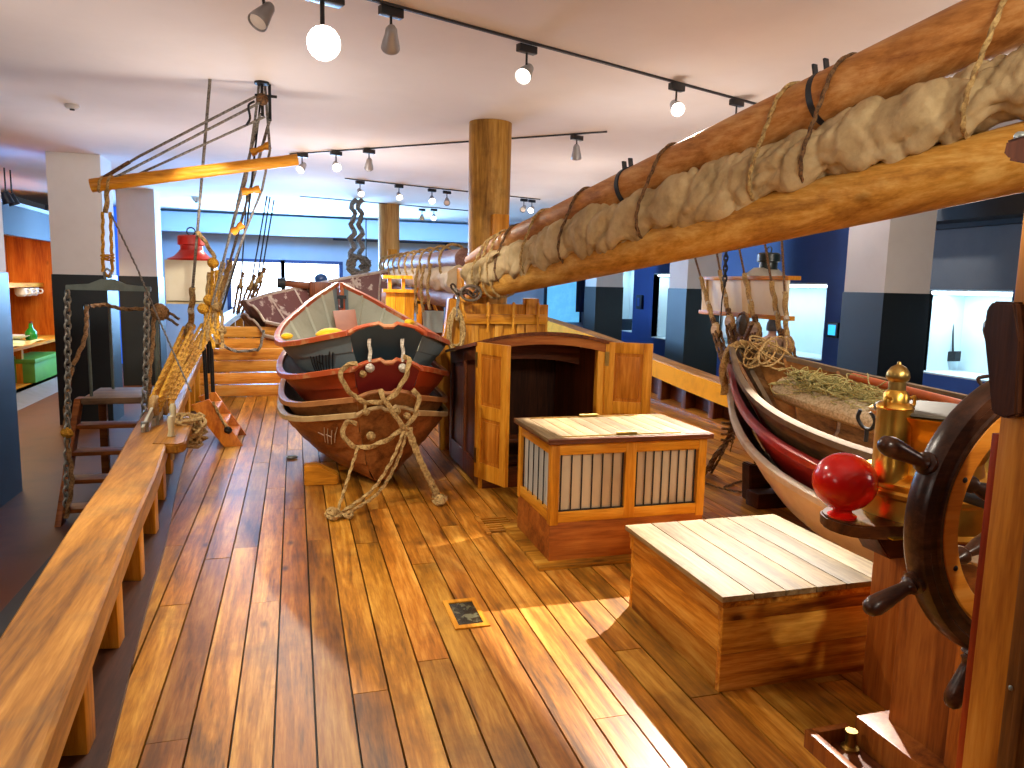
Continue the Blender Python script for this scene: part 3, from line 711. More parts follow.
# things in the top boat
onhull(d4, 'bow_board', MB().hexa([V(q) for q in ((-.1, 2.0, .2), (.1, 2.0, .2), (.1, 2.03, .22), (-.1, 2.03, .22), (-.13, 2.6, .68), (.11, 2.6, .70), (.11, 2.63, .68), (-.13, 2.63, .66))], .01), paint('terracotta', '#a05c3c', '#8a4a30', .55, 6, .5))
onhull(d4, 'stem_bracket', MB().box((-.05, 2.88, .80), (.05, 2.91, .84)).box((-.018, 2.89, .70), (.018, 2.91, .84)), IRON)
YEL = paint('yellow_cover', '#efb90f', '#c98c0a', .7, 9, .5)
def lump(c, r, seed):
    c = V(c); mb = MB(); rings = []
    for j in range(9):
        t = PI*j/8
        rings.append([V((c.x+r[0]*max(math.sin(t), .02)*math.cos(a)*(1+.18*noise.noise(V((math.cos(a)*1.3, math.sin(a)*1.3, t+seed)))), c.y+r[1]*max(math.sin(t), .02)*math.sin(a)*(1+.2*noise.noise(V((math.sin(a)*2, t, seed)))), c.z+r[2]*(1-math.cos(t)))) for a in [2*PI*i/16 for i in range(16)]])
    return mb.loft(rings)
p = at_y(331, 330, 6.95)
o = link('cloth_bundle', lump((p.x, p.y, p.z-.1), (.13, .12, .06), 1.0), YEL); tag(o, 'yellow oilskin bundle lying inside the grey boat', 'bundle')
p = at_y(287, 334, 6.7); o = link('cloth_bundle', lump((p.x, p.y, p.z-.05), (.05, .06, .03), 2.0), YEL); tag(o, 'small yellow cloth tucked at the left edge of the grey boat', 'bundle')
p = at_y(409, 322, 7.2); o = link('cloth_bundle', lump((p.x, p.y, p.z-.03), (.05, .06, .03), 3.0), YEL); tag(o, 'small yellow cloth on the right rail of the grey boat', 'bundle')
# cradle blocks under the stack
mb = MB().box((DX-.32, DY+.9, .0), (DX+.2, DY+1.05, .035), .006)
link_ = link('keel_chock', mb, honey('x')); tag(link_, 'pine cradle block under the nested port boats', 'chock')
dup_ = link_.copy(); COL.objects.link(dup_); dup_.location.y += 1.0; dup_['label'] = 'second pine cradle block further forward under the port boats'
o = link('keel_chock', MB().prism([(.05, 6.05, 0), (.32, 6.05, 0), (.32, 6.05, .08), (.16, 6.05, .17), (.05, 6.05, .17)], (0, .12, 0), .01), honey('x')); tag(o, 'small pine wedge chock on deck left of the boat stack', 'chock')
# becket ropes hanging from the transoms
def becket(parent, pts, r, mat, nm='becket_rope', loop=False):
    mb = MB().rope(smooth(pts, 6, loop), r, loop)
    loc = V(rootloc(parent)); return link(nm, mb, mat, parent)
def ty(x, y, Y=5.55): return at_y(x, y, Y)
WROPE = ropemat('white_rope', '#cfc6b4', '#9d9482')
def knot(c, r, mat, parent=None, nm='knot'):
    c = V(c); mb = MB()
    for k in range(3):
        ax = (V((1, .3, .2)), V((.2, 1, .4)), V((.3, -.2, 1)))[k].normalized(); u = ax.orthogonal().normalized(); w = ax.cross(u)
        mb.tube([c+(u*math.cos(2*PI*i/12)+w*math.sin(2*PI*i/12))*r*.62 for i in range(12)], r*.42, 6, loop=True)
    return link(nm, mb, mat, parent)
lash = thing('lashing_rope', 'thick hemp rope looped over the boat transoms and tied down to the deck', 'rope', at_z(385, 500))
for x in (369, 402):
    link('white_strand', MB().rope(smooth([ty(x, 339, 5.585), ty(x+1, 352, 5.58), ty(x+1, 362, 5.565)], 5), .015), WROPE, lash)
    knot(ty(x+1, 368, 5.56), .035, WROPE, lash)
def rp(pts, r, mat=ROPE, nm='strand'): return link(nm, MB().rope(smooth(pts, 6), r), mat, lash)
T = ty
rp([T(357, 364, 5.56), T(348, 365, 5.54), T(341, 372, 5.52), T(344, 384, 5.5), T(352, 394, 5.5), T(365, 402, 5.49), T(380, 402, 5.49), T(392, 397, 5.49), T(400, 387, 5.5), T(407, 373, 5.51), T(409, 360, 5.53), T(404, 356, 5.56)], .02)
knot(T(363, 374, 5.57), .028, ROPE, lash); knot(T(366, 412, 5.5), .03, ROPE, lash); knot(T(407, 416, 5.5), .03, ROPE, lash)
rp([T(356, 424, 5.56), T(347, 422, 5.53), T(343, 430, 5.52), T(346, 440, 5.5), T(356, 447, 5.5), T(368, 447, 5.5), T(385, 441, 5.49), T(400, 431, 5.48), T(412, 420, 5.48), T(418, 405, 5.5), T(418, 395, 5.53), T(413, 390, 5.57)], .02)
rp([T(380, 390, 5.52), T(386, 402, 5.47), T(395, 415, 5.46), T(404, 428, 5.46), T(412, 430, 5.47)], .021)
rp([T(365, 402, 5.5), T(366, 412, 5.48)], .012)
knot(T(371, 436, 5.54), .036, ROPE, lash); knot(T(397, 411, 5.56), .03, ROPE, lash)
zt = lambda x, y: at_z(x, y, .025)
rp([T(358, 447, 5.49), T(349, 475, 5.42), zt(338, 510)], .012)
rp([T(404, 431, 5.46), T(392, 460, 5.4), T(372, 490, 5.34), zt(341, 513)], .013)
rp([T(407, 431, 5.46), T(397, 462, 5.42), T(378, 493, 5.36), zt(345, 515)], .013)
for d in (0, 3, 6, -2): rp([T(407+d*.6, 430, 5.46), T(420+d*.5, 462, 5.42), zt(437+d*.6, 498-abs(d)*.3)], .011)
rp([zt(326, 515), zt(330, 509), zt(338, 510), zt(340, 516), zt(332, 518), zt(327, 514), zt(336, 512), zt(350, 517), zt(352, 513)], .014)
knot(at_z(333, 513, .04), .045, ROPE, lash); knot(at_z(440, 500, .04), .045, ROPE, lash)
rp([zt(433, 497), zt(441, 495), zt(446, 499), zt(440, 504), zt(433, 501)], .014)
o = link('deck_ring', MB().tube([at_z(292, 457, .015)+V((.045*math.cos(2*PI*i/14), .045*math.sin(2*PI*i/14), 0)) for i in range(14)], .009, 6, loop=True).ball(at_z(292, 457, .012), (.03, .03, .014)), GALV); tag(o, 'small galvanised ring bolt in the deck left of the boats', 'ring bolt')
# second port stack further forward
MAR = paint('maroon_inside', '#5b2f2a', '#b9a99a', .55, 5, .75, lo=.55, hi=.6); MARO = wood('worn_boat', '#5a3526', '#7d4f38', '#96705a', 'y', .7, .5, .2)
WRAIL = paint('worn_rail', '#b3a596', '#7a5a48', .55, 5, .7)
for i, (z, lb) in enumerate(((.44, 'lower worn boat of the pair tilted behind the board walls'), (.66, 'maroon boat with a worn white rail forward of the grey one'))):
    d, _ = dory('dory', lb, 3.6, .95, (MARO, MAR), 'dories nested further forward', (-.68, 12.75, z-.1), (math.radians(9), math.radians(20), math.radians(-58)), ribs=(i == 1), railmat=WRAIL, ribmat=paint('pale_rib', '#b9a99a', '#8c6a5c', .6, 8, .6))
o = link('keel_chock', MB().box((-.3, 13.0, 0), (.6, 13.9, .5), .01), honey('x')); tag(o, 'cradle block under the boats forward of the grey one', 'chock')

# ------------------------------------------------------------------ starboard dories, bows forward
CREAM = paint('cream_boat', '#d9cdb0', '#b59d6e', .45, 3, .6, bump=.1); CRI = paint('cream_inside', '#6b5a3f', '#4d3f2c', .6, 3, .5)
RED2 = paint('crimson_boat', '#9c231b', '#7c1a17', .32, 3, .5)
BR3 = wood('old_boat', '#513620', '#7d5c3b', '#98774f', 'y', .7, .5, .2, wear=('#4a3524', .4))
OINS = wood('old_inside', '#4f3013', '#7a5025', '#946635', 'y', .8, .5, .3)
sg_ = 'dories nested on the starboard side'
SX, SY = 3.72, 1.62; rots = (0, math.radians(-5), 0)
s1, sp1 = dory('dory', 'cream hulled lowest boat of the starboard stack behind the red ball', 4.0, .76, (CREAM, CRI), sg_, (SX, SY, .05), rots, ribs=False, S=S2, full=1.3, ex=.5, railmat=paint('white_rail', '#cfc6b3', '#a9906a', .5, 6, .6))
s2, sp2 = dory('dory', 'glossy red middle boat of the starboard stack', 4.0, .74, (RED2, CRI), sg_, (SX, SY, .23), rots, ribs=False, S=S2, full=1.3, ex=.5, railmat=RED2)
s3, sp3 = dory('dory', 'brown open boat on top of the starboard stack holding net and oars', 4.0, .73, (BR3, OINS), sg_, (SX, SY, .40), rots, ribs=True, S=S2, full=1.3, ex=.5, railmat=paint('grey_brown_rail', '#6f5e4b', '#4f3c2a', .9, 6, .7), ribmat=OINS)
o = link('keel_chock', MB().box((3.35, 4.7, 0), (4.1, 4.86, .12), .01), darkwood('x')); tag(o, 'dark cradle block under the bow of the cream boat', 'chock')
o = link('keel_chock', MB().prism([(3.42, 4.9, 0), (3.62, 4.9, 0), (3.62, 4.9, .12), (3.46, 4.9, .30), (3.40, 4.9, .30)], (0, .12, 0), .01), darkwood('x')); tag(o, 'upright dark bilge chock beside the cream boat', 'chock')
def M3(x, y, z): return s3.matrix_basis @ V((x, y, z))
bpy.context.view_layer.update()
# net heap, hemp coil, oars in the top boat
NETG = ropemat('net_green', '#b9b074', '#7f7a48'); NETP = ropemat('net_pale', '#cfc0a0', '#a39272')
r = thing('fishing_net', 'pale green and straw coloured net heaped in the brown boat', 'net', M3(.0, 2.2, .3))
def strands(mb, path, n, spread, rad, seed, wob=.05):
    rnd = random.Random(seed); path = [V(p) for p in path]
    for i in range(n):
        o = V((rnd.gauss(0, spread[0]), rnd.gauss(0, spread[1]), abs(rnd.gauss(0, spread[2])))); t0 = rnd.random()*.7; t1 = min(1, t0+.15+.35*rnd.random()); pts = []
        for j in range(7):
            t = t0+(t1-t0)*j/6; a = t*(len(path)-1); k = min(int(a), len(path)-2); p = path[k].lerp(path[k+1], a-k)
            pts.append(p+o+V((rnd.gauss(0, wob), rnd.gauss(0, wob), rnd.gauss(0, wob*.5))))
        mb.tube(smooth(pts, 3), rad, 4)
    return mb
pathn = [M3(-.12, 3.05, .60), M3(-.1, 2.7, .56), M3(-.02, 2.2, .50), M3(.05, 1.7, .47), M3(.1, 1.2, .44)]
core = []
for i, p in enumerate(pathn):
    core.append([p+V((.17*math.cos(a)*(1+.2*noise.noise(V((a, i, 1)))), 0, .10*math.sin(a)-.06)) for a in [2*PI*k/14 for k in range(14)]])
o = link('net_core', MB().loft(core), NETP, r); o = link('net_strands', strands(MB(), pathn[:3], 150, (.09, .05, .05), .004, 4), NETG, r); o['kind'] = 'stuff'
o = link('net_strands', strands(MB(), pathn[2:], 70, (.08, .05, .04), .005, 6), NETP, r); o['kind'] = 'stuff'
def Mo(a, b, w, lab, mat, blade=True):
    a, b = V(a), V(b); r = thing('oar', lab, 'oar', a, 'oars lying in the brown boat')
    link('shaft', MB().tube([a, a.lerp(b, .75), b], [w, w*1.0, w*.8], 10), mat, r)
    d = (b-a).normalized()
    if blade: link('blade', MB().bar(b-d*.02, b+d*.5, .12, .02, bev=.006), mat, r)
ORW = paint('orange_oar', '#b3592a', '#934519', .45, 8, .5)
Mo(M3(.34, 2.95, .60), M3(.2, .9, .52), .03, 'orange brown oar along the far side of the brown boat', ORW)
Mo(M3(-.18, 2.8, .58), M3(.06, 2.0, .52), .028, 'plain short oar handle across the net', honey('y'), False)
r = thing('anchor', 'small rusty grapnel hook lying in the brown boat', 'grapnel', M3(.42, 1.7, .62))
RUST = paint('rust', '#4a3524', '#2f231a', .6, 20, .6, .4)
q = M3(.45, 1.9, .62)
link('shank', MB().cyl(q, q+V((.02, -.4, .02)), .014, n=8), RUST, r)
for k in range(4):
    a = PI/2*k+.5; link('fluke', MB().tube(smooth([q, q+V((.09*math.cos(a), .05, .09*math.sin(a))), q+V((.13*math.cos(a), -.05, .13*math.sin(a)))], 4), [.013]*8+[.005], 6), RUST, r)
r = thing('thole_horn', 'forked iron rowlock on the rail of the brown boat', 'rowlock', M3(-.72, 1.55, .5))
q = at_x(867, 428, 3.12)
link('pin', MB().cyl(q+V((0, 0, -.08)), q+V((0, 0, -.0)), .012, n=8), IRON, r)
link('fork', MB().tube(smooth([q+V((-.02, .04, .1)), q+V((-.02, .055, .05)), q+V((0, .03, .0)), q+V((0, -.03, .0)), q+V((.0, -.055, .05)), q+V((-.02, -.04, .1))], 5), .011, 8), IRON, r)
# coil hung over the bow
r = thing('rope_coil', 'tangled hemp coil draped over the bow of the brown boat', 'rope coil', M3(.0, 3.95, .71))
bow = M3(0, 3.85, .71)
mb = MB(); rnd = random.Random(3)
for k in range(14):
    c = bow+V((rnd.uniform(.02, .22), rnd.uniform(-.22, .0), rnd.uniform(-.02, .06))); a = rnd.uniform(.12, .19); ph = rnd.random()*6; tl = rnd.uniform(-.5, .5)
    mb.tube([c+V((a*math.cos(2*PI*i/18+ph), .7*a*math.sin(2*PI*i/18), a*.6*math.sin(2*PI*i/18+tl))) for i in range(18)], .0075, 5, loop=True)
link('coil', mb, ROPE, r)
link('fender_rope', MB().rope(smooth([bow+V((-.16, .0, -.34)), bow+V((-.15, .06, -.12)), bow+V((-.08, .1, .03)), bow+V((.06, .06, .09)), bow+V((.16, -.05, .03)), bow+V((.2, -.14, -.12))], 6), .034), YROPE if 0 else ROPE, r)
mb = MB()
for k in range(12):
    x = rnd.uniform(.05, .3); p = bow+V((x, rnd.uniform(-.15, .05), .04)); mb.tube(smooth([p, p+V((.05, -.05, .02)), p+V((.08+.04*rnd.random(), -.1, -.14)), p+V((.1, -.14, -.28-.1*rnd.random()))], 5), .005, 4)
link('loose_end', mb, ROPE, r)
# bow lashing down to the deck
r = thing('lashing_rope', 'dark rope bundle hanging from the starboard bows down to the deck', 'rope', at_z(704, 470))
b2 = at_x(733, 372, 3.66)
for k in range(7):
    o = V((rnd.uniform(-.03, .03), rnd.uniform(-.03, .03), 0))
    link('strand', MB().rope(smooth([b2+o, at_x(735, 405, 3.66)+o, at_x(728, 437, 3.62)+o*.5, at_x(716, 455, 3.5)+o*1.4, at_z(702+k*1.5, 476-k, .02)+o], 6), .012), DROPE, r)
link('wrapping', MB().rope([at_x(728, 437, 3.62)+V((.055*math.cos(a), .055*math.sin(a), -.05+.016*a/2)) for a in [i*.5 for i in range(50)]], .01), DROPE, r)
link('loose_end', MB().rope(smooth([at_x(741, 395, 3.64), at_x(748, 430, 3.6), at_x(755, 462, 3.5), at_z(750, 478, .02), at_z(738, 482, .012), at_z(724, 487, .012)], 6), .009), DROPE, r)
link('loose_end', MB().rope(smooth([at_x(737, 400, 3.64), at_x(735, 430, 3.6), at_x(730, 452, 3.55)], 6), .006), DROPE, r)
knot(at_x(733, 365, 3.66), .05, DROPE, r)
o = link('deck_line', MB().rope(smooth([at_z(700, 480, .012), at_z(720, 488, .012), at_z(748, 492, .012), at_z(765, 486, .012), at_z(757, 480, .012), at_z(770, 494, .012)], 6), .008), DROPE); tag(o, 'thin dark line lying on the deck under the starboard bow', 'rope')
# ------------------------------------------------------------------ masts
r = thing('main_mast', 'thick round wooden mast rising to the ceiling behind the companionway', 'mast', (1.965, 7.68, 0))
link('pole', MB().tube([(1.965, 7.68, 0), (1.965, 7.68, 1.6), (1.965, 7.68, CZ)], [.205, .21, .222], 36), mastw(), r)
link('chock', MB().box((1.93, 7.36, 2.06), (2.1, 7.5, 2.36), .01), honey(), r)
link('saddle', MB().lathe([(.21, 1.32), (.3, 1.33), (.3, 1.4), (.21, 1.41)], (1.965, 7.68, 0)), honey('x'), r)
for k in range(5):
    a = -PI/2 + (k-2)*.62; d = V((math.cos(a), math.sin(a), 0)); c = V((1.965, 7.68, 0))
    pf = [c+d*.2+V((0, 0, 1.02)), c+d*.235+V((0, 0, 1.04)), c+d*.27+V((0, 0, 1.2)), c+d*.29+V((0, 0, 1.32)), c+d*.2+V((0, 0, 1.32))]
    t = d.cross(V((0, 0, 1)))*.03
    link('bracket', MB().prism([p-t for p in pf], t*2, .004), honey(), r)
r = thing('fore_mast', 'further round wooden mast left of the main mast', 'mast', (1.96, 16.28, 0))
link('pole', MB().cyl((1.96, 16.28, 0), (1.96, 16.28, CZ), .225, .225, 32), wood('fore_mast', '#8a5826', '#bf8c4a', '#d6a866', 'z', .55, .5, .5), r)
link('chock', MB().box((1.9, 15.98, 2.1), (2.1, 16.1, 2.35), .01), honey(), r)
# pin rail with timber bitts around the main mast foot
r = thing('fife_rail', 'carved orange timber pin rail at the foot of the main mast', 'pin rail', (1.75, 7.3, 0))
for x in (1.62, 2.32):
    link('bitt_post', MB().box((x-.07, 7.2, 0), (x+.07, 7.34, 1.52), .012), honey(), r)
link('cross_beam', MB().box((1.5, 7.17, 1.26), (2.46, 7.21, 1.36), .01), honey('x'), r)
link('panel', MB().box((1.5, 7.24, .2), (2.5, 7.27, 1.46)), honey('z'), r)
for x in (1.72, 1.97, 2.2): link('panel_rib', MB().box((x-.04, 7.205, .25), (x+.04, 7.24, 1.3), .008), pine('z'), r)
kn = [at_y(*q, 7.15) for q in ((449, 298), (462, 300), (467, 318), (459, 340), (462, 368), (461, 480), (442, 480), (438, 368), (434, 352), (445, 335), (447, 318))]
link('curved_knee', MB().prism(kn, (0, .1, 0), .008), honey(), r)
for k in range(4):
    x = 1.58+k*.26; link('belaying_pin', MB().lathe([(.001, -.16), (.012, -.15), (.012, 0), (.022, .01), (.016, .05), (.022, .12), (.012, .15), (.001, .155)], (x, 7.14, 1.33), n=12), honey(), r)
def coilhang(lab, c, w, h, n, mat, seed, rad=.012, name='hanging_coil'):
    rnd = random.Random(seed); mb = MB(); c = V(c)
    for k in range(n):
        ww, hh = w*(.7+.4*rnd.random()), h*(.8+.25*rnd.random()); oy = rnd.uniform(-.04, .04)
        mb.tube([c+V((ww*math.sin(a)*(1-.25*math.cos(a)), oy+.02*math.cos(3*a+k), -hh+hh*math.cos(a))) for a in [2*PI*i/22 for i in range(22)]], rad, 5, loop=True)
    r = thing(name, lab, 'rope coil', c); link('coil', mb, mat, r)
    link('becket', MB().rope([c+V((.02*math.cos(a)+0, -.05+.01*a/6, -.06+.05*math.sin(a))) for a in [i*.5 for i in range(26)]], rad), mat, r); return r
coilhang('hemp rope coil hung on the orange pin rail left of the companionway', at_y(456, 308, 7.08), .08, .22, 8, ROPE, 11)
o = link('bare_coil', MB().rope(smooth([at_y(455, 288, 7.02), at_y(458, 300, 7.02), at_y(456, 318, 7.05)], 6), .016), GREYROPE)
tag(o, 'short grey rope tail hanging above the coil on the pin rail', 'rope')

# ------------------------------------------------------------------ main boom, gaff and furled sail
BA, BB = V((1.80, 7.28, 1.635)), V((3.0, 2.64, 2.235)); BD = (BB-BA)
GA, GB = V((1.74, 7.35, 1.90)), V((3.0, 2.66, 2.86)); GD = (GB-GA)
def bo(t): return BA+BD*t
def ga(t): return GA+GD*t
TE = 1.55
r = thing('main_boom', 'long thick boom spar under the furled canvas sail', 'boom', BA)
link('spar', MB().tube([bo(t) for t in (.035, .07, .3, .6, .9, 1.2, TE)], [.12, .135, .143, .146, .148, .15, .15], 32), spar('y'), r)
link('heel_block', MB().bar(bo(-.045), bo(.05), .17, .2, bev=.02), honey('y'), r)
ro = []
for i in range(16): ro.append(at_y(472, 288, 7.15)+V((.055*math.cos(2*PI*i/16), 0, .055*math.sin(2*PI*i/16))))
r = thing('gaff', 'upper gaff spar lying above the furled sail', 'gaff', GA)
link('spar', MB().tube([ga(t) for t in (-.02, .04, .2, .4, .6, .9, 1.2, TE)], [.06, .095, .125, .135, .142, .148, .15, .15], 32), wood('gaff_wood', '#8d5728', '#bb8044', '#d4a468', 'y', .7, .42, .7, wear=('#7a4520', .4)), r)
gd = GD.normalized()
BANDM = paint('band_iron', '#3f444b', '#2c3036', .45, 20, .5, .7)
def gband(px, py):
    best = min((abs((_f*0).length + proj(ga(i/200))[0]-px), i/200) for i in range(0, 260))[1]
    return best
def proj(p):
    q = V(p)-EYE; z = q.dot(_f); return (512+FOC*q.dot(_r)/z, 384-FOC*q.dot(_u)/z)
for px in (632, 826):
    t = gband(px, 0); c = ga(t); u = V((0, 0, 1)); sd = gd.cross(u).normalized(); up = sd.cross(gd); rr = .143
    b = link('iron_band', MB().tube([c-gd*.018, c-gd*.0179, c+gd*.0179, c+gd*.018], [rr-.01, rr+.006, rr+.006, rr-.01], 32), BANDM, r)
    for s in (-.035, .035):
        e = c+up*(rr+.025)+sd*(.02)+gd*s
        link('ear', MB().bar(e-up*.03, e+up*.035, .012, .035, up=sd), BANDM, b)
# sail
SAILM = None
mt, nt, b = newmat('canvas'); L = nt.links.new
tc = N(nt, 'ShaderNodeTexCoord'); n1 = N(nt, 'ShaderNodeTexNoise', i_Scale=3.5, i_Detail=8.0, i_Roughness=.65); L(tc.outputs['Object'], n1.inputs['Vector'])
rp_ = ramp(nt, n1.outputs[0], [(.3, rgb('#8f7750')), (.5, rgb('#b59d72')), (.68, rgb('#cdb78c'))]); L(rp_.outputs[0], b.inputs['Base Color']); b.inputs['Roughness'].default_value = .92
n2 = N(nt, 'ShaderNodeTexNoise', i_Scale=16.0, i_Detail=5.0); L(tc.outputs['Object'], n2.inputs['Vector'])
bp = N(nt, 'ShaderNodeBump', i_Strength=.5, i_Distance=.02); L(n2.outputs[0], bp.inputs['Height']); L(bp.outputs[0], b.inputs['Normal'])
SAILM = mt
ties = (.06, .155, .25, .37, .565, .76, .83, 1.0, 1.2)
upv = V((0, 0, 1)); side = BD.cross(upv).normalized()    # points to starboard
if side.x > 0: port = -side
else: port = side
def sail_c(t):
    b_, g_ = bo(t), ga(t); lo = b_.z+.13; hi = g_.z-.13
    c = (b_+g_)/2; c.z = (lo+hi)/2 - .02 + interp([(.7, 0), (1, .015), (1.6, .02)], t); return c + port*interp([(0, .07), (.6, .085), (.8, .055), (1.6, .045)], t), interp([(0, .14), (.1, .19), (.3, .20), (.58, .20), (.78, .18), (1, .195), (1.6, .23)], t)*(.94+.12*noise.noise(V((t*4.5, 3, 7))))
def pinch(t): return min(1, min(abs(t-k) for k in ties)/.035)
rings = []; NT, NA = 520, 64
for i in range(NT+1):
    t = -.005+(TE-.05)*i/NT; c, h = sail_c(t); q = pinch(t); q = q*q*(3-2*q)
    base = interp([(0, .08), (.05, .11), (.2, .13), (.5, .14), (.8, .135), (1, .14), (1.6, .145)], t); rad = base*(.82+.18*q)
    if t < .02: rad *= .6+.4*max(0, (t+.005)/.025); h *= .6+.4*max(0, (t+.005)/.025)
    ring = []
    for k in range(NA):
        a = 2*PI*k/NA; x, z = math.cos(a), math.sin(a)
        nz = noise.noise(V((t*10, x*1.5, z*1.5)))*.20
        # deep creases: steep diagonals across the bundle, gathered towards the ties
        def cre(ph, p): return abs(math.sin(ph))**p
        s_ = t*4.8; zc = z*h
        def valley(u, v, p): return -(max(0, 1-abs(noise.noise(V((u, v, x*.7)))*1.9)))**p
        fo = .22*valley((s_-zc*.9)/.26, (s_*.25+zc)/1.2+3, 3) + .15*valley((s_-zc*.35)/.15+7, (zc+s_*.1)/.8, 3) + .07*valley((s_+zc*.8)/.09+19, zc/.3, 3)
        ga_ = (1-q)*.16*(cre(4.5*a+2*noise.noise(V((t*3, 1, a))), .5)-.7)
        w = 1.09+nz+fo+ga_; sq = .82+.18*q
        ring.append(c + port*(x*rad*w) + upv*(z*h*sq*w*.97 - .03*q*(1 if z < 0 else .2)))
    rings.append(ring)
sail = thing('furled_sail', 'weathered canvas sail furled between boom and gaff with rope ties', 'sail', sail_c(.0)[0])
link('canvas', MB().loft(rings), SAILM, sail, ang=60)
# hanging canvas end at the mast
e0 = sail_c(.0)[0]
rows = []
for j in range(12):
    v = j/11; row = []
    for k in range(15):
        u = k/14; p = sail_c(.01+.15*u*(1-.3*v))[0] + port*(.10+.035*math.sin(u*14+v*3)+.03*math.sin(v*5)) + V((0, 0, .08-.20*v*(1-.45*u)))
        row.append(p)
    rows.append(row)
o = link('hanging_flap', MB().grid(rows), SAILM, sail, ang=60); sm = o.modifiers.new('t', 'SOLIDIFY'); sm.thickness = .012
def hullpts(t, extra=.014, n=44, with_boom=False, lean=0.0):
    c, h = sail_c(t); rs = interp([(0, .085), (.05, .10), (.5, .128), (1, .13), (1.6, .135)], t)
    circ = [(ga(t), interp([(0, .09), (.2, .126), (.6, .142), (1.6, .151)], t)), (c, rs)]
    if with_boom: circ.append((bo(t), .14))
    o0 = circ[0][0]; P = []
    for cc, rr in circ:
        d = cc-o0; cx, cy = d.dot(port), d.z
        hk = .93*h/rs if cc is c else 1
        for k in range(40):
            a = 2*PI*k/40; P.append((cx+(rr+extra)*math.cos(a), cy+(rr*hk+extra)*math.sin(a)))
    P = sorted(set(P))
    def half(Q):
        H = []
        for q in Q:
            while len(H) > 1 and (H[-1][0]-H[-2][0])*(q[1]-H[-2][1])-(H[-1][1]-H[-2][1])*(q[0]-H[-2][0]) <= 0: H.pop()
            H.append(q)
        return H
    H = half(P)[:-1]+half(P[::-1])[:-1]
    zs = [p[1] for p in H]; z0, z1 = min(zs), max(zs)
    return [o0 + port*x + V((0, 0, z)) + gd*(lean*((z-z0)/(z1-z0)-.5)) for x, z in H]
for k, t in enumerate(ties):
    link('tie_rope', MB().rope(hullpts(t, .012, lean=.18), .0125, loop=True), ROPE if k in (0, 2, 5, 7) else DROPE, sail)
for t in (.09, .12):
    link('tie_rope', MB().rope(hullpts(t, .02, with_boom=True, lean=.1), .012, loop=True), ROPE, sail)
# dark canvas strip wrapped by the mast end
# chain and rings at the tack
RUST0 = paint('rusty_ring', '#6d6050', '#473a2c', .6, 18, .6, .4)
r = thing('tack_chain', 'rusty chain and iron ring hanging at the mast end of the sail', 'chain', at_y(470, 285, 7.05))
link('ring', MB().tube([at_y(471, 291, 7.0)+V((.10*math.cos(2*PI*i/18), 0, .07*math.sin(2*PI*i/18)-.02)) for i in range(18)], .014, 8, loop=True), RUST0, r)
def chain_mb(pts, L, rad, w):
    mb = MB(); P = resample([V(p) for p in pts], L*.72); 
    for i in range(len(P)-1):
        c = (P[i]+P[i+1])/2; d = (P[i+1]-P[i]).normalized(); u = d.orthogonal().normalized(); v = d.cross(u)
        sdv = u if i % 2 else v
        mb.tube([c+d*(L/2*math.cos(a))*1.0+sdv*(w/2*math.sin(a)) for a in [2*PI*k/10 for k in range(10)]], rad, 5, loop=True)
    return mb
link('links', chain_mb([at_y(452, 285, 7.05), at_y(458, 294, 7.02), at_y(466, 291, 7.0), at_y(474, 296, 7.0), at_y(479, 288, 7.02)], .07, .011, .045), RUST, r)

# ------------------------------------------------------------------ fore boom, gaff and sail
FA, FB = V((1.9, 15.9, 1.52)), V((1.84, 8.3, 1.47)); HA, HB = V((1.9, 15.9, 2.02)), V((1.86, 8.3, 1.93))
VIO = wood('violet_spar', '#553a38', '#7d5a55', '#9a7a72', 'y', .7, .55, .3, spec=.3)
r = thing('fore_boom', 'lower fore boom pointing from the far mast towards the main mast', 'boom', FA); link('spar', MB().cyl(FA, FB, .125, .125, 28), VIO, r); link('end_block', MB().bar(FB, FB+V((0, -.14, 0)), .2, .2, bev=.02), honey('y'), r)
r = thing('fore_gaff', 'upper fore gaff wrapped with lashings beside the far mast', 'gaff', HA); link('spar', MB().cyl(HA, HB, .125, .125, 28), VIO, r)
link('end_block', MB().box((1.75, 8.0, 1.58), (2.1, 8.25, 1.83), .015), honey('y'), r)
rings = []
for i in range(90):
    t = i/89; c = FA.lerp(FB, t)*.5+HA.lerp(HB, t)*.5; ring = []
    for k in range(24):
        a = 2*PI*k/24; w = .15*(1+.16*noise.noise(V((t*22, math.cos(a)*1.5, math.sin(a)*1.5)))+.06*math.sin(7*a+t*40)-.16*(1 if (i % 9) < 2 else 0))
        ring.append(c+V((-.06+math.cos(a)*w, 0, math.sin(a)*w)))
    rings.append(ring)
r = thing('fore_sail', 'pale furled sail lashed between the fore boom and fore gaff', 'sail', rings[0][0]); link('canvas', MB().loft(rings), paint('pale_canvas', '#c6b596', '#a08c6a', .9, 6, .6), r, ang=60)
for k in range(10):
    y = 15.2-k*.72; zc = (interp([(8.3, 1.7), (15.9, 1.77)], y))
    pts = [V((1.84-.03+.17*math.cos(a), y, zc+.22+(.19 if math.sin(a) > 0 else .3)*math.sin(a))) for a in [2*PI*i/26 for i in range(26)]]
    link('tie_rope', MB().rope(pts, .018, loop=True), ROPE, r)
for k in range(3):
    y = 9.4+k*.5; link('rope_tail', MB().rope(smooth([(1.66, y, 1.9), (1.62, y, 1.6), (1.64, y-.05, 1.32-.05*k)], 5), .022), ROPE, r)

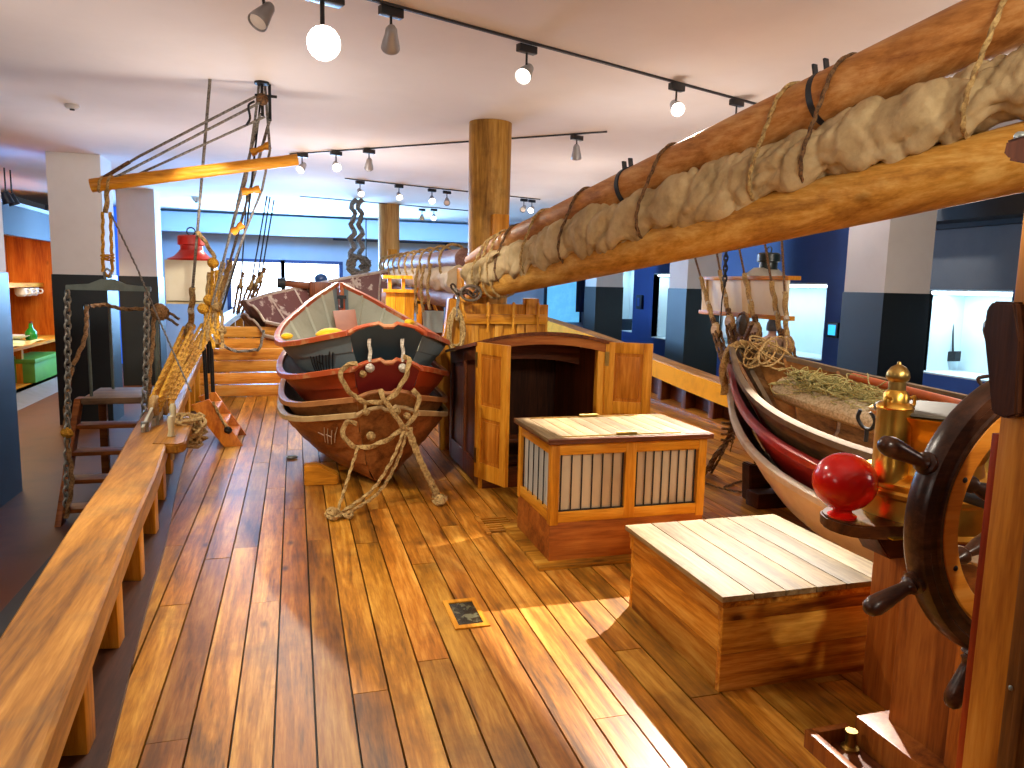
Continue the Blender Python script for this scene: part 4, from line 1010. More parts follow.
# ------------------------------------------------------------------ galley house forward
r = thing('deckhouse', 'bright orange deckhouse front with a doorway beyond the grey boat', 'deckhouse', (2.1, 11.3, 0))
HY = 11.0; hx0, hx1 = at_y(386, 300, HY).x, at_y(470, 300, HY).x; hz = at_y(420, 278, HY).z
OR = wood('orange_house', '#b0620f', '#db8c1c', '#ecaa34', 'z', .7, .42, .3, plank=True)
mb = MB(); dx0, dx1 = at_y(420, 310, HY).x, at_y(447, 310, HY).x; dz = at_y(430, 304, HY).z
x = hx0
while x < hx1:
    xe = min(x+.14, hx1)
    if xe <= dx0 or x >= dx1: mb.box((x, HY, 0), (xe-.006, HY+.05, hz-.22))
    else: mb.box((x, HY, dz+.05), (xe-.006, HY+.05, hz-.22))
    x += .14
link('front_wall', mb, OR, r)
link('door_frame', MB().box((dx0-.05, HY-.03, 0), (dx0+.02, HY+.03, dz+.04)).box((dx1-.02, HY-.03, 0), (dx1+.05, HY+.03, dz+.04)).box((dx0-.05, HY-.03, dz), (dx1+.05, HY+.03, dz+.07)), OR, r)
link('doorway_panel', MB().box((dx0, HY+.25, 0), (dx1, HY+.3, dz)), brown(), r)
link('side_wall', MB().box((hx0, HY+.05, 0), (hx0+.05, HY+.6, hz-.22)).box((hx1-.05, HY+.05, 0), (hx1, HY+.6, hz-.22)), OR, r)
mb = MB(); x = hx0+.03
link('roof_rail', MB().box((hx0-.05, HY-.05, hz-.22), (hx1+.05, HY+.1, hz-.17)).box((hx0-.05, HY-.05, hz-.02), (hx1+.05, HY+.1, hz+.03)), OR, r)
while x < hx1: mb.box((x, HY, hz-.18), (x+.05, HY+.05, hz-.01)); x += .2
link('baluster', mb, OR, r)
link('leaning_bar', MB().bar(at_y(433, 303, HY-.3), at_y(446, 334, HY-.4), .05, .03), honey(), r)
p = at_y(433, 332, HY-.5); r = thing('bucket', 'pale grey bucket hanging in front of the orange deckhouse', 'bucket', (p.x, p.y, p.z))
BUC = paint('grey_bucket', '#9fb0ae', '#8a9b9a', .5, 6, .4)
rb = .115*1.35; hb_ = .3
link('pail', MB().lathe([(.001, 0), (rb*.88, 0), (rb, hb_), (rb-.012, hb_), (rb*.86, .02), (.001, .02)], p), BUC, r)
link('handle', MB().tube(smooth([p+V((-rb, 0, hb_)), p+V((-rb*.5, 0, hb_+.16)), p+V((0, 0, hb_+.2)), p+V((rb*.5, 0, hb_+.16)), p+V((rb, 0, hb_))], 5), .007, 6), IRON, r)
link('hanging_line', MB().tube([p+V((0, 0, hb_+.2)), V((p.x, p.y, hz+.02))], .009, 6), GREYROPE, r)
# fish pound boards
PB = wood('pound_pine', '#a9641f', '#d08c38', '#e0a857', 'x', .8, .45, .8, plank=True)
def pound(lab, Y, xa, xb, za, zt, n, gap=True):
    r = thing('pound_boards', lab, 'plank partition', ((xa+xb)/2, Y, za), 'plank partitions on the port side')
    h = (zt-za)/n
    for k in range(n): link('board', MB().box((xa, Y, za+k*h), (xb, Y+.05, za+(k+1)*h-.016), .008), PB, r)
    for x in (xa+.03, xb-.12): link('upright', MB().box((x, Y+.052, za), (x+.1, Y+.13, zt-.02), .006), honey(), r)
    return r
pound('low wall of pine boards across the port side behind the boat stack', 11.0, -1.3, .2, .01, .70, 4)
pound('taller pine board wall just beyond the low board wall', 12.3, -1.14, .4, .02, .93, 5)
p0, p1 = at_y(220, 343, 10.95), at_y(268, 346, 10.95)
o = link('rope_sling', MB().rope(smooth([p0, at_y(235, 351, 10.93), at_y(255, 350, 10.93), at_y(259, 349, 10.9), at_y(262, 340, 10.9), at_y(264, 330, 10.92)], 6), .022), GREYROPE); tag(o, 'slack pale rope hanging across the low pine board wall', 'rope')
# small things on the forward deck
p = at_y(353, 262, 15); 
mb = MB()
rnd = random.Random(9)
for s in (-1, 1):
    base = at_y(356+s*5, 268, 15.4); top = at_y(357+s*3, 217, 15.4); top.z = CZ-.02
    mb.rope([base.lerp(top, i/14)+V((.05*math.sin(i*1.9), .05*math.cos(i*2.3), 0)) for i in range(15)], .055)
r = thing('rope_tackle', 'shaggy grey rope tackle hanging by the far mast', 'tackle', at_y(357, 270, 15.4)); link('rope_falls', mb, GREYROPE, r)
mb = MB(); c = at_y(358, 264, 15.4)
for k in range(10): mb.tube([c+V((rnd.uniform(-.1, .1)+.16*math.cos(2*PI*i/14), rnd.uniform(-.02, .02)+.1*math.sin(2*PI*i/14+k), -.02+.2*math.sin(2*PI*i/14)*rnd.uniform(.7, 1.1))) for i in range(14)], .03, 5, loop=True)
link('coil', mb, GREYROPE, r); link('hook_line', MB().tube([at_y(366, 219, 15.4), at_y(366, 262, 15.4)], .012, 6), IRON, r)
# windlass bar and dark cleat over the maroon boat
a, b_ = at_y(282, 283, 14), at_y(312, 286, 14)
r = thing('windlass', 'dark wooden windlass bar standing out against the window', 'windlass', a); link('bar', MB().bar(a, b_, .12, .12, bev=.02), brown('x'), r); link('head', MB().box(b_-V((.05, .1, .25)), b_+V((.3, .1, .08)), .03), brown(), r); link('end_cap', MB().cyl(a-V((.08, 0, 0)), a+V((.06, 0, 0)), .09), IRON, r)
link('post', MB().box((b_.x, 13.95, .5), (b_.x+.2, 14.1, b_.z)), brown(), r)
p = at_y(321, 279, 14.4); r = thing('capstan_head', 'small blue knob of a capstan above the maroon boat', 'capstan', p+V((0, 0, -.9))); link('knob', MB().ball(p, (.12, .12, .1)), FRAME, r); link('stem', MB().cyl(p+V((0, 0, -1.2)), p, .06), FRAME, r)

# ------------------------------------------------------------------ binnacle
bx, by = 2.30, 2.22
top = .82
r = thing('binnacle_stand', 'dark wooden shelf on a pine pedestal carrying the brass binnacle', 'stand', (bx, by, 0))
shelf = []
for k in range(9): a = PI/2+PI*k/8; shelf.append(V((1.985+.09*math.cos(a), by+.0+.12*math.sin(a), top-.05)))
shelf += [V((2.2, by-.17, top-.05)), V((2.5, by-.2, top-.05)), V((2.72, by-.12, top-.05))] + [V((2.72, by+.12, top-.05)), V((2.5, by+.2, top-.05)), V((2.2, by+.17, top-.05))]
link('shelf', MB().prism(shelf, (0, 0, .05), .008), wood('shelf_wood', '#2a150b', '#48250f', '#5e3417', 'x', 1, .3, .2), r)
link('pedestal', MB().box((2.24, by-.06, .0), (2.5, by+.14, top-.16), .012), wood('pedestal_wood', '#6a2f0e', '#96501a', '#aa652a', 'z', 1, .4, .3), r)
link('bracket', MB().prism([(2.13, by-.06, top-.16), (2.42, by-.06, top-.16), (2.5, by-.06, top-.05), (2.05, by-.06, top-.05)], (0, .14, 0), .005), brown('x'), r)
# wedge box / steering gear box behind the wheel
r = thing('steering_post', 'red brown steering box with a deep base moulding at lower right', 'steering box', (2.2, 1.85, 0))
MAH = wood('mahogany', '#5a2a0e', '#87491a', '#9f6027', 'z', 1, .38, .2)
link('casing', MB().box((2.05, 1.72, .0), (2.36, 2.02, .68), .01), MAH, r)
link('corner_post', MB().box((2.03, 1.70, .0), (2.09, 1.76, .68), .008), wood('casing_corner', '#7a3a12', '#ad6322', '#c07a34', 'z', 1, .4, .2), r)
link('slot', MB().box((2.12, 1.712, .22), (2.15, 1.72, .6)), IRON, r)
link('base_moulding', MB().box((1.95, 1.67, .0), (2.42, 2.07, .115), .01), MAH, r)
r = thing('brake_tray', 'low open wooden tray with a brass peg beside the steering box', 'tray', (1.86, 1.9, 0))
link('side', MB().box((1.76, 1.68, .0), (1.79, 2.1, .07), .004), MAH, r); link('side', MB().box((1.79, 2.07, 0), (1.94, 2.1, .07), .004), MAH, r)
link('bottom', MB().box((1.79, 1.68, 0), (1.94, 2.07, .018)), brown('y'), r)
p = at_z(850, 748, .02)
link('brass_peg', MB().lathe([(.001, 0), (.032, 0), (.032, .008), (.018, .012), (.018, .055), (.021, .06), (.021, .07), (.001, .07)], (p.x, p.y, .018), n=20), BRASSD, r)
# compensating ball
p = V((1.95, by-.0, top)); r = thing('compass_ball', 'glossy red iron compass ball on the dark shelf', 'compass ball', p)
REDP = paint('red_gloss', '#c4140a', '#a50f08', .18, 4, .4)
link('ball', MB().ball(p+V((0, 0, .135)), (.114, .114, .108), 36, 24), REDP, r)
link('foot', MB().lathe([(.05, 0), (.052, .008), (.034, .02), (.03, .05), (.045, .075), (.001, .08)], p), REDP, r)
p2 = p+V((.62, .02, 0)); 
# binnacle
bz = V((2.34, by, top-.045))
r = thing('binnacle', 'polished brass binnacle with a domed side lamp behind the wheel', 'binnacle', bz)
link('base_drum', MB().lathe([(.26, 0), (.265, .01), (.25, .025), (.245, .12), (.255, .13), (.255, .145), (.245, .155), (.25, .165), (.255, .18), (.24, .195), (.185, .21), (.001, .21)], bz, n=48), BRASS, r)
link('hood', MB().lathe([(.185, .2), (.175, .25), (.18, .33), (.2, .395), (.225, .42), (.23, .43), (.2, .435), (.001, .437)], bz, n=48), BRASS, r)
link('hood_lid', MB().lathe([(.001, .437), (.215, .437), (.21, .446), (.001, .45)], bz, n=48), paint('dull_lid', '#5c5548', '#4a443a', .7, 9, .5, .2), r)
lp = bz+V((-.21, -.02, .18))
lb = link('lamp_housing', MB().lathe([(.001, 0), (.064, 0), (.066, .01), (.062, .02), (.062, .275), (.066, .28), (.06, .292), (.045, .3), (.043, .33), (.03, .345), (.001, .345)], lp, n=32), BRASS, r)
link('lamp_dome', MB().lathe([(.03, .345), (.03, .375), (.036, .38), (.041, .392), (.038, .41), (.026, .428), (.008, .438), (.006, .448), (.001, .45)], lp, n=28), BRASSD, lb)
for s in (-1, 1): link('lug', MB().tube(smooth([lp+V((s*.045, -.02, .315)), lp+V((s*.065, -.02, .32)), lp+V((s*.065, -.02, .29)), lp+V((s*.055, -.02, .285))], 4), .006, 6), BRASS, lb)
link('viewing_port', MB().lathe([(.075, 0), (.07, .03), (.05, .04), (.001, .042)], bz+V((.0, -.16, .33)), (0, -1, .15), n=28), BRASS, r)
link('name_plate', MB().box(bz+V((-.3, -.16, .0)), bz+V((-.2, -.05, .006)), .002), paint('brass_plate', '#c9a032', '#a27f22', .3, 12, .5, 1.0), r)
link('side_lamp', MB().lathe([(.001, 0), (.05, 0), (.052, .2), (.04, .24), (.02, .26), (.024, .29), (.001, .31)], bz+V((.24, -.02, .16)), n=24), BRASSD, r)

# ------------------------------------------------------------------ ship's wheel
wc = V((1.985, 1.52, 1.045)); WR = .425
WW = wood('wheel_wood', '#22120a', '#3b2113', '#553421', 'x', 1.2, .28, .1, coat=.3)
r = thing('helm', 'dark wooden ship wheel with turned handles behind the right hand post', 'wheel', wc)
def ringmb(prof, n=72):
    return MB().loft([[wc+V((math.cos(2*PI*i/n)*q, y, math.sin(2*PI*i/n)*q)) for q, y in prof] for i in range(n)], loop=True)
link('rim', ringmb([(WR, -.02), (WR-.008, -.034), (WR-.03, -.036), (WR-.036, -.03), (WR-.055, -.03), (WR-.06, -.036), (WR-.072, -.034), (WR-.076, -.02), (WR-.076, .02), (WR-.07, .034), (WR-.008, .034), (WR, .02)]), WW, r)
link('inner_band', ringmb([(WR-.076, -.026), (WR-.08, -.03), (WR-.125, -.03), (WR-.13, -.024), (WR-.13, .024), (WR-.09, .03)]), wood('band_wood', '#b3641a', '#d9882c', '#e09a44', 'x', .8, .35, .1), r)
hub = MB().lathe([(.001, -.07), (.045, -.07), (.05, -.055), (.085, -.05), (.09, -.04), (.09, .04), (.001, .05)], wc, (0, 1, 0), n=32)
link('hub', hub, WW, r); link('hub_cap', MB().lathe([(.001, -.085), (.035, -.08), (.04, -.07), (.001, -.068)], wc, (0, 1, 0)), BRASS, r)
link('axle', MB().cyl(wc, wc+V((0, .35, 0)), .03), IRON, r)
a0 = math.radians(157.5)
for k in range(8):
    a = a0+k*PI/4; d = V((math.cos(a), 0, math.sin(a)))
    link('spoke', MB().lathe([(.016, .085), (.022, .1), (.015, .12), (.026, .17), (.022, .21), (.014, .245), (.024, .255), (.024, .27), (.016, .285), (.017, WR-.13)], wc, d, 14), WW, r)
    link('handle', MB().lathe([(.001, WR-.006), (.03, WR-.004), (.031, WR+.008), (.021, WR+.014), (.027, WR+.022), (.02, WR+.03), (.018, WR+.042), (.021, WR+.07), (.026, WR+.115), (.027, WR+.14), (.022, WR+.158), (.012, WR+.168), (.001, WR+.17)], wc, d, 20), WW, r)
    link('rivet', MB().ball(wc+d*(WR-.107)+V((0, -.03, 0)), (.008, .004, .008), 10, 6), IRON, r)
# crutch post in the right foreground
r = thing('crutch_post', 'tall wooden boom crutch post close by on the right', 'post', (1.6, 1.2, 0))
px0 = 1.47
PW = wood('post_pine', '#8d4c14', '#bd7826', '#cf923e', 'z', .9, .42, .4)
link('shaft', MB().box((px0, 1.135, 0), (px0+.16, 1.225, 1.93), .004), PW, r)
link('edge_strip', MB().box((px0+.008, 1.225, 0), (px0+.15, 1.248, 1.35), .003), wood('red_strip', '#6a1f0c', '#96350f', '#aa4a1c', 'z', 1, .35, .1), r)
link('side_moulding', MB().box((px0-.012, 1.06, 0), (px0+.16, 1.135, 1.93), .006).box((px0-.022, 1.085, 0), (px0-.008, 1.105, 1.93), .004), wood('post_dark', '#4f2c0f', '#7a4a1c', '#8d5a26', 'z', .9, .42, .3), r)
kp = [at_x(x, y, px0-.03) for x, y in ((985, 309), (992, 301), (1014, 302), (1018, 340), (1016, 416), (1004, 419), (990, 412), (988, 370), (984, 330))]
link('cheek_bracket', MB().prism(kp, (.05, 0, 0), .005), darkwood(), r)
cl = [at_x(x, y, px0-.02) for x, y in ((1003, 141), (1034, 132), (1036, 166), (1005, 160), (1007, 152))]
link('crutch_jaw', MB().prism(cl, (.2, 0, 0), .006), darkwood(), r)
link('bolt', MB().ball(at_x(1020, 136, px0), (.012, .012, .01), 12, 8), GALV, r); link('bolt', MB().ball(at_x(1011, 688, px0-.012), (.005, .006, .006), 10, 6), GALV, r)
# ------------------------------------------------------------------ port rigging
def tubepart(root, name, pts, r, mat, n=7): return link(name, MB().tube(pts, r, n), mat, root)
CEILEYE = (-.24, 6.86, CZ)
ce = V(CEILEYE)
# derrick spar slung from the ceiling
s0, s1 = at_y(91, 185.5, 6.95), at_y(298, 159.5, 6.95)
r = thing('derrick_spar', 'horizontal pine spar slung by ropes from the ceiling on the left', 'spar', s0)
link('spar', MB().tube([s0, s0.lerp(s1, .5), s1], [.055, .052, .048], 20), honey('x'), r)
for t in (.045, .085): link('grommet', MB().rope([s0.lerp(s1, t)+V((.05*math.sin(a)*.3, .06*math.cos(a), .06*math.sin(a))) for a in [2*PI*i/20 for i in range(20)]], .012, loop=True), ROPE, r)
r = thing('topping_lift', 'three dark ropes running from the ceiling hook to the spar end', 'rope', s0)
w = s0.lerp(s1, .06)+V((0, 0, .05))
tubepart(r, 'fall', [ce+V((-.05, 0, -.12)), w.lerp(ce, .22), w], .011, GREYROPE); tubepart(r, 'fall', [ce+V((-.02, 0, -.17)), w+V((.05, -.03, -.02))], .011, GREYROPE); tubepart(r, 'fall', [ce+V((0.02, 0, -.28)), w+V((.09, .03, -.04))], .010, GREYROPE)
tubepart(r, 'served_end', [w, w.lerp(ce, .16)], .016, DROPE)
knot(ce+V((0, 0, -.14)), .05, DROPE, r); link('ceiling_eye', MB().cyl(ce+V((0, 0, -.02)), ce, .06).cyl(ce+V((0, 0, -.12)), ce, .012), IRON, r)
tubepart(r, 'hook', smooth([ce+V((-.06, 0, -.16)), ce+V((-.11, 0, -.2)), ce+V((-.1, 0, -.3)), ce+V((-.13, 0, -.36))], 4), .01, IRON)
# tackle below the spar end and the spreader bar
tb = at_y(107, 195, 6.95); te = at_y(108, 278, 6.95)
r = thing('spar_tackle', 'yellow rope tackle hanging from the left end of the spar', 'tackle', te)
link('wrapped_top', MB().rope([s0.lerp(s1, .075)+V((0, 0, -.04)), tb, at_y(106, 213, 6.95)], .022), ROPE, r)
for d in (-.035, .035): link('fall', MB().rope([at_y(106.5, 212, 6.95)+V((d*.8, 0, 0)), te+V((d, 0, .05))], .014), YROPE, r)
link('fall', MB().rope([te+V((-.03, .01, .05)), te+V((0, .01, .01)), te+V((.03, .01, .05))], .014), YROPE, r)
link('whipping', MB().rope([at_y(107.5, 257, 6.95)+V((.05*math.cos(a), .03*math.sin(a), .004*a-.03)) for a in [i*.5 for i in range(26)]], .008), YROPE, r)
r = thing('spreader_bar', 'grey iron spreader bar hanging under the tackle with two chains', 'spreader bar', at_y(108, 288, 6.95))
b0, b1, bm_ = at_y(66, 287.5, 6.95), at_y(151, 289.5, 6.95), at_y(108, 284.5, 6.95)
GBAR = paint('grey_green_bar', '#6f7d74', '#55605a', .5, 14, .5, .3)
link('bar', MB().prism([b0+V((0, -.02, -.018)), b1+V((0, -.02, -.018)), b1+V((0, -.02, .022)), bm_+V((.14, -.02, .0)), bm_+V((.05, -.02, .045)), bm_+V((-.05, -.02, .045)), bm_+V((-.14, -.02, .0)), b0+V((0, -.02, .022))], (0, .04, 0), .004), GBAR, r)
link('shackle', MB().tube(smooth([bm_+V((-.02, 0, .05)), bm_+V((-.025, 0, .1)), bm_+V((0, 0, .13)), bm_+V((.025, 0, .1)), bm_+V((.02, 0, .05))], 4), .009, 6), GALV, r)
CHM = paint('chain_steel', '#a5a69c', '#77776b', .4, 25, .6, .5)
link('chain', chain_mb([b0+V((.01, 0, -.02)), at_y(68, 400, 6.95), at_y(66, 512, 6.95)], .075, .0095, .05), CHM, r)
link('chain', chain_mb([b1+V((-.03, 0, -.02)), at_y(146, 370, 6.95), at_y(143, 432, 6.9)], .075, .0095, .05), CHM, r)
o = link('guy_line', MB().rope([at_y(110, 212, 6.95), at_y(137, 268, 6.9), at_y(160, 322, 6.8), at_y(191, 392, 6.7)], .008), GREYROPE); tag(o, 'thin pale line slanting from the tackle down to the port rail', 'rope')
# boarding stairs outside the bulwark with rope handrails
SX0, SX1 = -1.92, -1.25
r = thing('boarding_stairs', 'wooden boarding stairs with a landing outside the port bulwark', 'stairs', (-1.6, 7.4, FZ))
tw = wood('stair_wood', '#5a2e12', '#8a4d1e', '#a5642c', 'x', 1, .45, .3)
link('landing', MB().box((SX0, 7.62, .46), (SX1, 8.35, .52), .006), wood('landing_wood', '#5b4632', '#7e644a', '#96795a', 'x', 1, .55, .3, wear=('#4c3b2b', .5)), r)
for x in (SX0-.05, SX1): link('stringer', MB().hexa([(x, 6.82, FZ), (x+.05, 6.82, FZ), (x+.05, 7.0, FZ), (x, 7.0, FZ), (x, 7.6, .52), (x+.05, 7.6, .52), (x+.05, 7.75, .52), (x, 7.75, .52)], .004), tw, r)
for k in range(4):
    z = .30-.21*k; y = 7.52-.175*k
    link('tread', MB().box((SX0-.01, y-.09, z-.035), (SX1+.01, y+.12, z), .004), tw, r)
for x, y in ((SX0, 8.3), (SX1, 8.3)): link('landing_leg', MB().box((x, y-.07, FZ), (x+.07, y, .46)), tw, r)
for x, y in ((SX0+.06, 7.75), (SX0+.14, 8.25), (SX1-.04, 7.75), (SX1-.1, 8.25)): link('rail_post', MB().cyl((x, y, .5), (x, y, 1.38), .014, n=10), GBAR, r)
hr = thing('rope_handrail', 'brown rope handrail strung around the boarding stairs', 'rope', (-1.7, 7.4, 1.3))
HR = ropemat('tan_rope', '#a98254', '#75552f')
a = V((SX0+.06, 7.75, 1.36)); b = V((SX1-.04, 7.75, 1.36))
link('line', MB().rope(smooth([a, at_y(85, 338, 7.4), at_y(71, 372, 7.2), at_y(66, 410, 7.05), at_y(67, 440, 6.95), at_y(72, 480, 6.9), at_y(66, 518, 6.86)], 6), .02), HR, hr)
link('line', MB().rope(smooth([a, V((SX0+.14, 8.1, 1.37)), at_y(125, 309, 7.9), b], 6), .02), HR, hr)
link('line', MB().rope(smooth([b, at_y(153, 340, 7.6), at_y(150, 370, 7.5), at_y(149, 395, 7.4), at_y(146, 425, 7.3)], 6), .02), HR, hr)
knot(at_y(160, 312, 7.6), .085, HR, hr); knot(at_y(67, 433, 6.95), .05, YROPE, hr)
for p, q in (((164, 309), (179, 319)), ((163, 315), (178, 325))): link('line', MB().rope([at_y(*p, 7.6), at_y(*q, 7.5)], .014), DROPE, hr)
for p in (a, b, at_y(72, 370, 7.2), at_y(152, 345, 7.6), at_y(66, 408, 7.05)): link('ring', MB().tube([p+V((.03*math.cos(2*PI*i/12), 0, .04*math.sin(2*PI*i/12))) for i in range(12)], .005, 5, loop=True), IRON, hr)
# shrouds with deadeyes
DEADEYE = wood('deadeye_wood', '#8a6a44', '#b3925f', '#c9aa78', 'y', 1.5, .5, .2)
def shroud(lab, foot, eye, top, serve=.45, mat_up=GREYROPE, lan=3, lanmat=YROPE, plate=True, er=.075, group=None, low=True, lr=.016):
    foot, eye, top = V(foot), V(eye), V(top); r = thing('shroud', lab, 'shroud', foot, group)
    d = (eye-foot).normalized(); sdv = d.cross(V((1, 0, 0))).normalized(); nn = d.cross(sdv)
    lo = foot+d*(.32 if plate else .2)
    # served lower rope and bare upper rope
    m_ = eye.lerp(top, serve)
    link('served_rope', MB().rope([eye+d*er*.6, m_], .03), ROPE, r)
    link('bare_rope', MB().tube([m_, m_.lerp(top, .5), top], .013, 7), mat_up, r)
    for k in (.12, .5): link('seizing', MB().cyl(eye.lerp(m_, k)-d*.02, eye.lerp(m_, k)+d*.02, .028, n=10), WROPE, r)
    link('upper_deadeye', MB().lathe([(.001, -.03), (er*.8, -.03), (er, -.015), (er*.92, 0), (er, .015), (er*.8, .03), (.001, .03)], eye, nn, 24), DEADEYE, r)
    link('strop', MB().rope([eye+(sdv*math.cos(a)+d*math.sin(a))*(er*1.02) for a in [2*PI*i/24 for i in range(24)]], .014, loop=True), ROPE, r)
    if low: link('lower_deadeye', MB().lathe([(.001, -.03), (er*.75, -.03), (er*.95, -.015), (er*.87, 0), (er*.95, .015), (er*.75, .03), (.001, .03)], lo, nn, 24), DEADEYE, r)
    for k in range(lan):
        o = sdv*(k-(lan-1)/2)*er*.75
        for s in (-1, 1): link('lanyard', MB().rope([eye+o-d*er*.35+nn*.034*s, lo+o*.6+nn*.03*s-d*.0], lr), lanmat, r)
    for k in range(2): knot(eye+d*er*(1.2+.5*k), .035, lanmat, r, 'lanyard_knot')
    if plate:
        link('chain_plate', MB().bar(foot-d*.06, lo+d*.03, .065, .02, up=nn), paint('plate_white', '#c5c4b5', '#94927f', .5, 9, .6), r)
        link('eye_bolt', MB().cyl(foot+V((0, 0, -.1)), foot+V((0, 0, .04)), .028, n=12), GALV, r)
    return r
f0 = V((-1.1, 6.03, .53))
e1 = at_x(189, 333, -.98); t1 = at_z(210, 79, CZ-.0)
shroud('port shroud with a yellow lanyard, first from the hanging chains', f0, e1, t1, .2, er=.095)
e2 = at_x(206, 330, -.92); t2 = ce+V((-.02, .03, -.25))
shroud('port shroud leaning right under the ceiling hook, second from the hanging chains', f0+V((.03, .25, 0)), e2, t2, .36, er=.095)
e3 = at_x(213, 322, -.90); t3 = ce+V((.06, .06, -.28))
shroud('port shroud behind the second one and carrying wooden rungs', f0+V((.02, .5, 0)), e3, t3, .36, lan=2)
for a, b in ((ce+V((-.02, .03, -.25)), ce), (ce+V((.06, .06, -.28)), ce+V((.03, .02, 0)))):
    pass
r = thing('ceiling_shackle', 'small iron shackle joining the port shrouds to the ceiling', 'shackle', ce+V((.03, .04, -.3)))
link('strap', MB().bar(ce+V((-.0, .03, -.27)), ce+V((-.0, .03, 0)), .025, .01), IRON, r); link('strap', MB().bar(ce+V((.06, .06, -.3)), ce+V((.06, .06, 0)), .025, .01), IRON, r)
link('bolt', MB().cyl(ce+V((-.06, .045, -.1)), ce+V((.12, .045, -.1)), .012, n=8), IRON, r)
# rope ladder beside the shrouds
r = thing('rope_ladder', 'thin rope ladder with turned wooden rungs rising beside the port shrouds', 'rope ladder', at_x(225, 260, -.62))
L_ = [at_z(259, 84, CZ), at_y(255, 120, 6.95), at_y(246, 180, 7.0), at_y(230, 235, 7.05), at_y(212, 305, 7.1)]
R_ = [at_z(265, 86, CZ), at_y(270, 150, 6.95), at_y(262, 190, 7.0), at_y(245, 232, 7.05), at_y(222, 300, 7.1)]
tubepart(r, 'side_line', L_, .011, GREYROPE); tubepart(r, 'side_line', R_, .011, GREYROPE); tubepart(r, 'side_line', [at_z(262, 86, CZ), at_y(247, 225, 7.05), at_y(222, 310, 7.1)], .009, IRON)
for p, q in (((251, 153), (270, 145)), ((242, 192), (260, 189)), ((232, 233), (243, 224))):
    a, b = at_y(*p, 6.98), at_y(*q, 6.98); d = (b-a); L0 = d.length
    link('rung', MB().lathe([(.001, 0), (.032, .0), (.034, .03), (.022, .06), (.026, L0*.5), (.022, L0-.06), (.034, L0-.03), (.032, L0), (.001, L0)], a, d, 14), honey('x'), r)
# extra rope tangle hung at the shrouds
r = thing('rope_hank', 'bunch of yellow rope ends tied to the port shrouds above the deadeyes', 'rope', at_y(222, 330, 7.4))
rnd = random.Random(21)
for k in range(9):
    x = 205+rnd.uniform(0, 16); link('strand', MB().rope(smooth([at_y(x+4, 268+rnd.uniform(0, 12), 7.3), at_y(x+2, 295, 7.25), at_y(x+rnd.uniform(-4, 5), 318, 7.2), at_y(x+rnd.uniform(-6, 6), 345+rnd.uniform(-10, 8), 7.15)], 5), .017), YROPE if k % 2 else ROPE, r)
for p in ((213, 263), (209, 300), (203, 309), (217, 307), (221, 330)): knot(at_y(*p, 7.2), .05, YROPE if p[0] < 215 else ROPE, r)
link('strand', MB().rope(smooth([at_y(198, 232, 7.3), at_y(206, 243, 7.25), at_y(215, 258, 7.2)], 5), .02), ROPE, r)
# foremost shrouds by the window
def group_shrouds(Y, xs, tops, eyes, foots, labs, grp):
    for k in range(len(xs)):
        shroud(labs[k], at_y(*foots[k], Y), at_y(*eyes[k], Y), at_y(*tops[k], Y), .05, IRON, 2, DROPE, False, .1, grp, False, .02)
group_shrouds(14.2, range(4), ((247, 190), (267, 196), (270, 197), (274, 200)), ((241, 283), (251, 285), (257, 282), (261, 278)), ((233, 325), (236, 324), (240, 322), (244, 321)),
    ('far port shroud by the window, first on the left', 'far port shroud by the window, second on the left', 'far port shroud by the window, third on the left', 'far port shroud by the window, fourth and last'), 'far port shrouds against the window')
# side light boards and lanterns
PALE = paint('pale_board', '#f0e6c8', '#e4d6ae', .55, 3, .5); PALE2 = paint('pale_board_b', '#dcc58e', '#c9ad70', .55, 5, .6)
LY = 9.0
a, b = at_y(166, 302, LY), at_y(213, 261, LY)
r = thing('side_light_board', 'pale wooden side light board behind the port shrouds under the red lantern', 'light board', ((a.x+b.x)/2, LY, a.z))
link('back_board', MB().box((a.x, LY, a.z), (b.x, LY+.04, b.z), .004), PALE, r); link('end_board', MB().box((b.x-.03, LY-.0, a.z), (b.x+.0, LY+.5, b.z), .004), PALE2, r); link('base', MB().box((a.x, LY, a.z-.02), (b.x, LY+.5, a.z+.02), .004), PALE2, r)
link('mount_strut', MB().cyl((b.x-.1, LY+.3, rz(9)-.02), (b.x-.1, LY+.3, a.z), .03), IRON, r)
lc = V(((a.x+b.x)/2-.0, LY+.26, b.z)); 
r = thing('red_lantern', 'red painted ship lantern standing on the port light board', 'lantern', lc)
REDL = paint('lantern_red', '#c22415', '#a31c10', .35, 6, .4)
link('housing', MB().lathe([(.001, -.35), (.2, -.35), (.2, -.02), (.001, -.02)], lc), REDL, r)
link('flared_collar', MB().lathe([(.25, -.01), (.26, .02), (.19, .05), (.14, .10), (.13, .12), (.001, .12)], lc), REDL, r)
link('chimney', MB().lathe([(.13, .11), (.12, .12), (.12, .17), (.145, .18), (.145, .27), (.13, .285), (.001, .29)], lc), REDL, r)
link('carry_ring', MB().tube([lc+V((.045*math.cos(2*PI*i/14), 0, .33+.045*math.sin(2*PI*i/14))) for i in range(14)], .008, 6, loop=True), IRON, r)
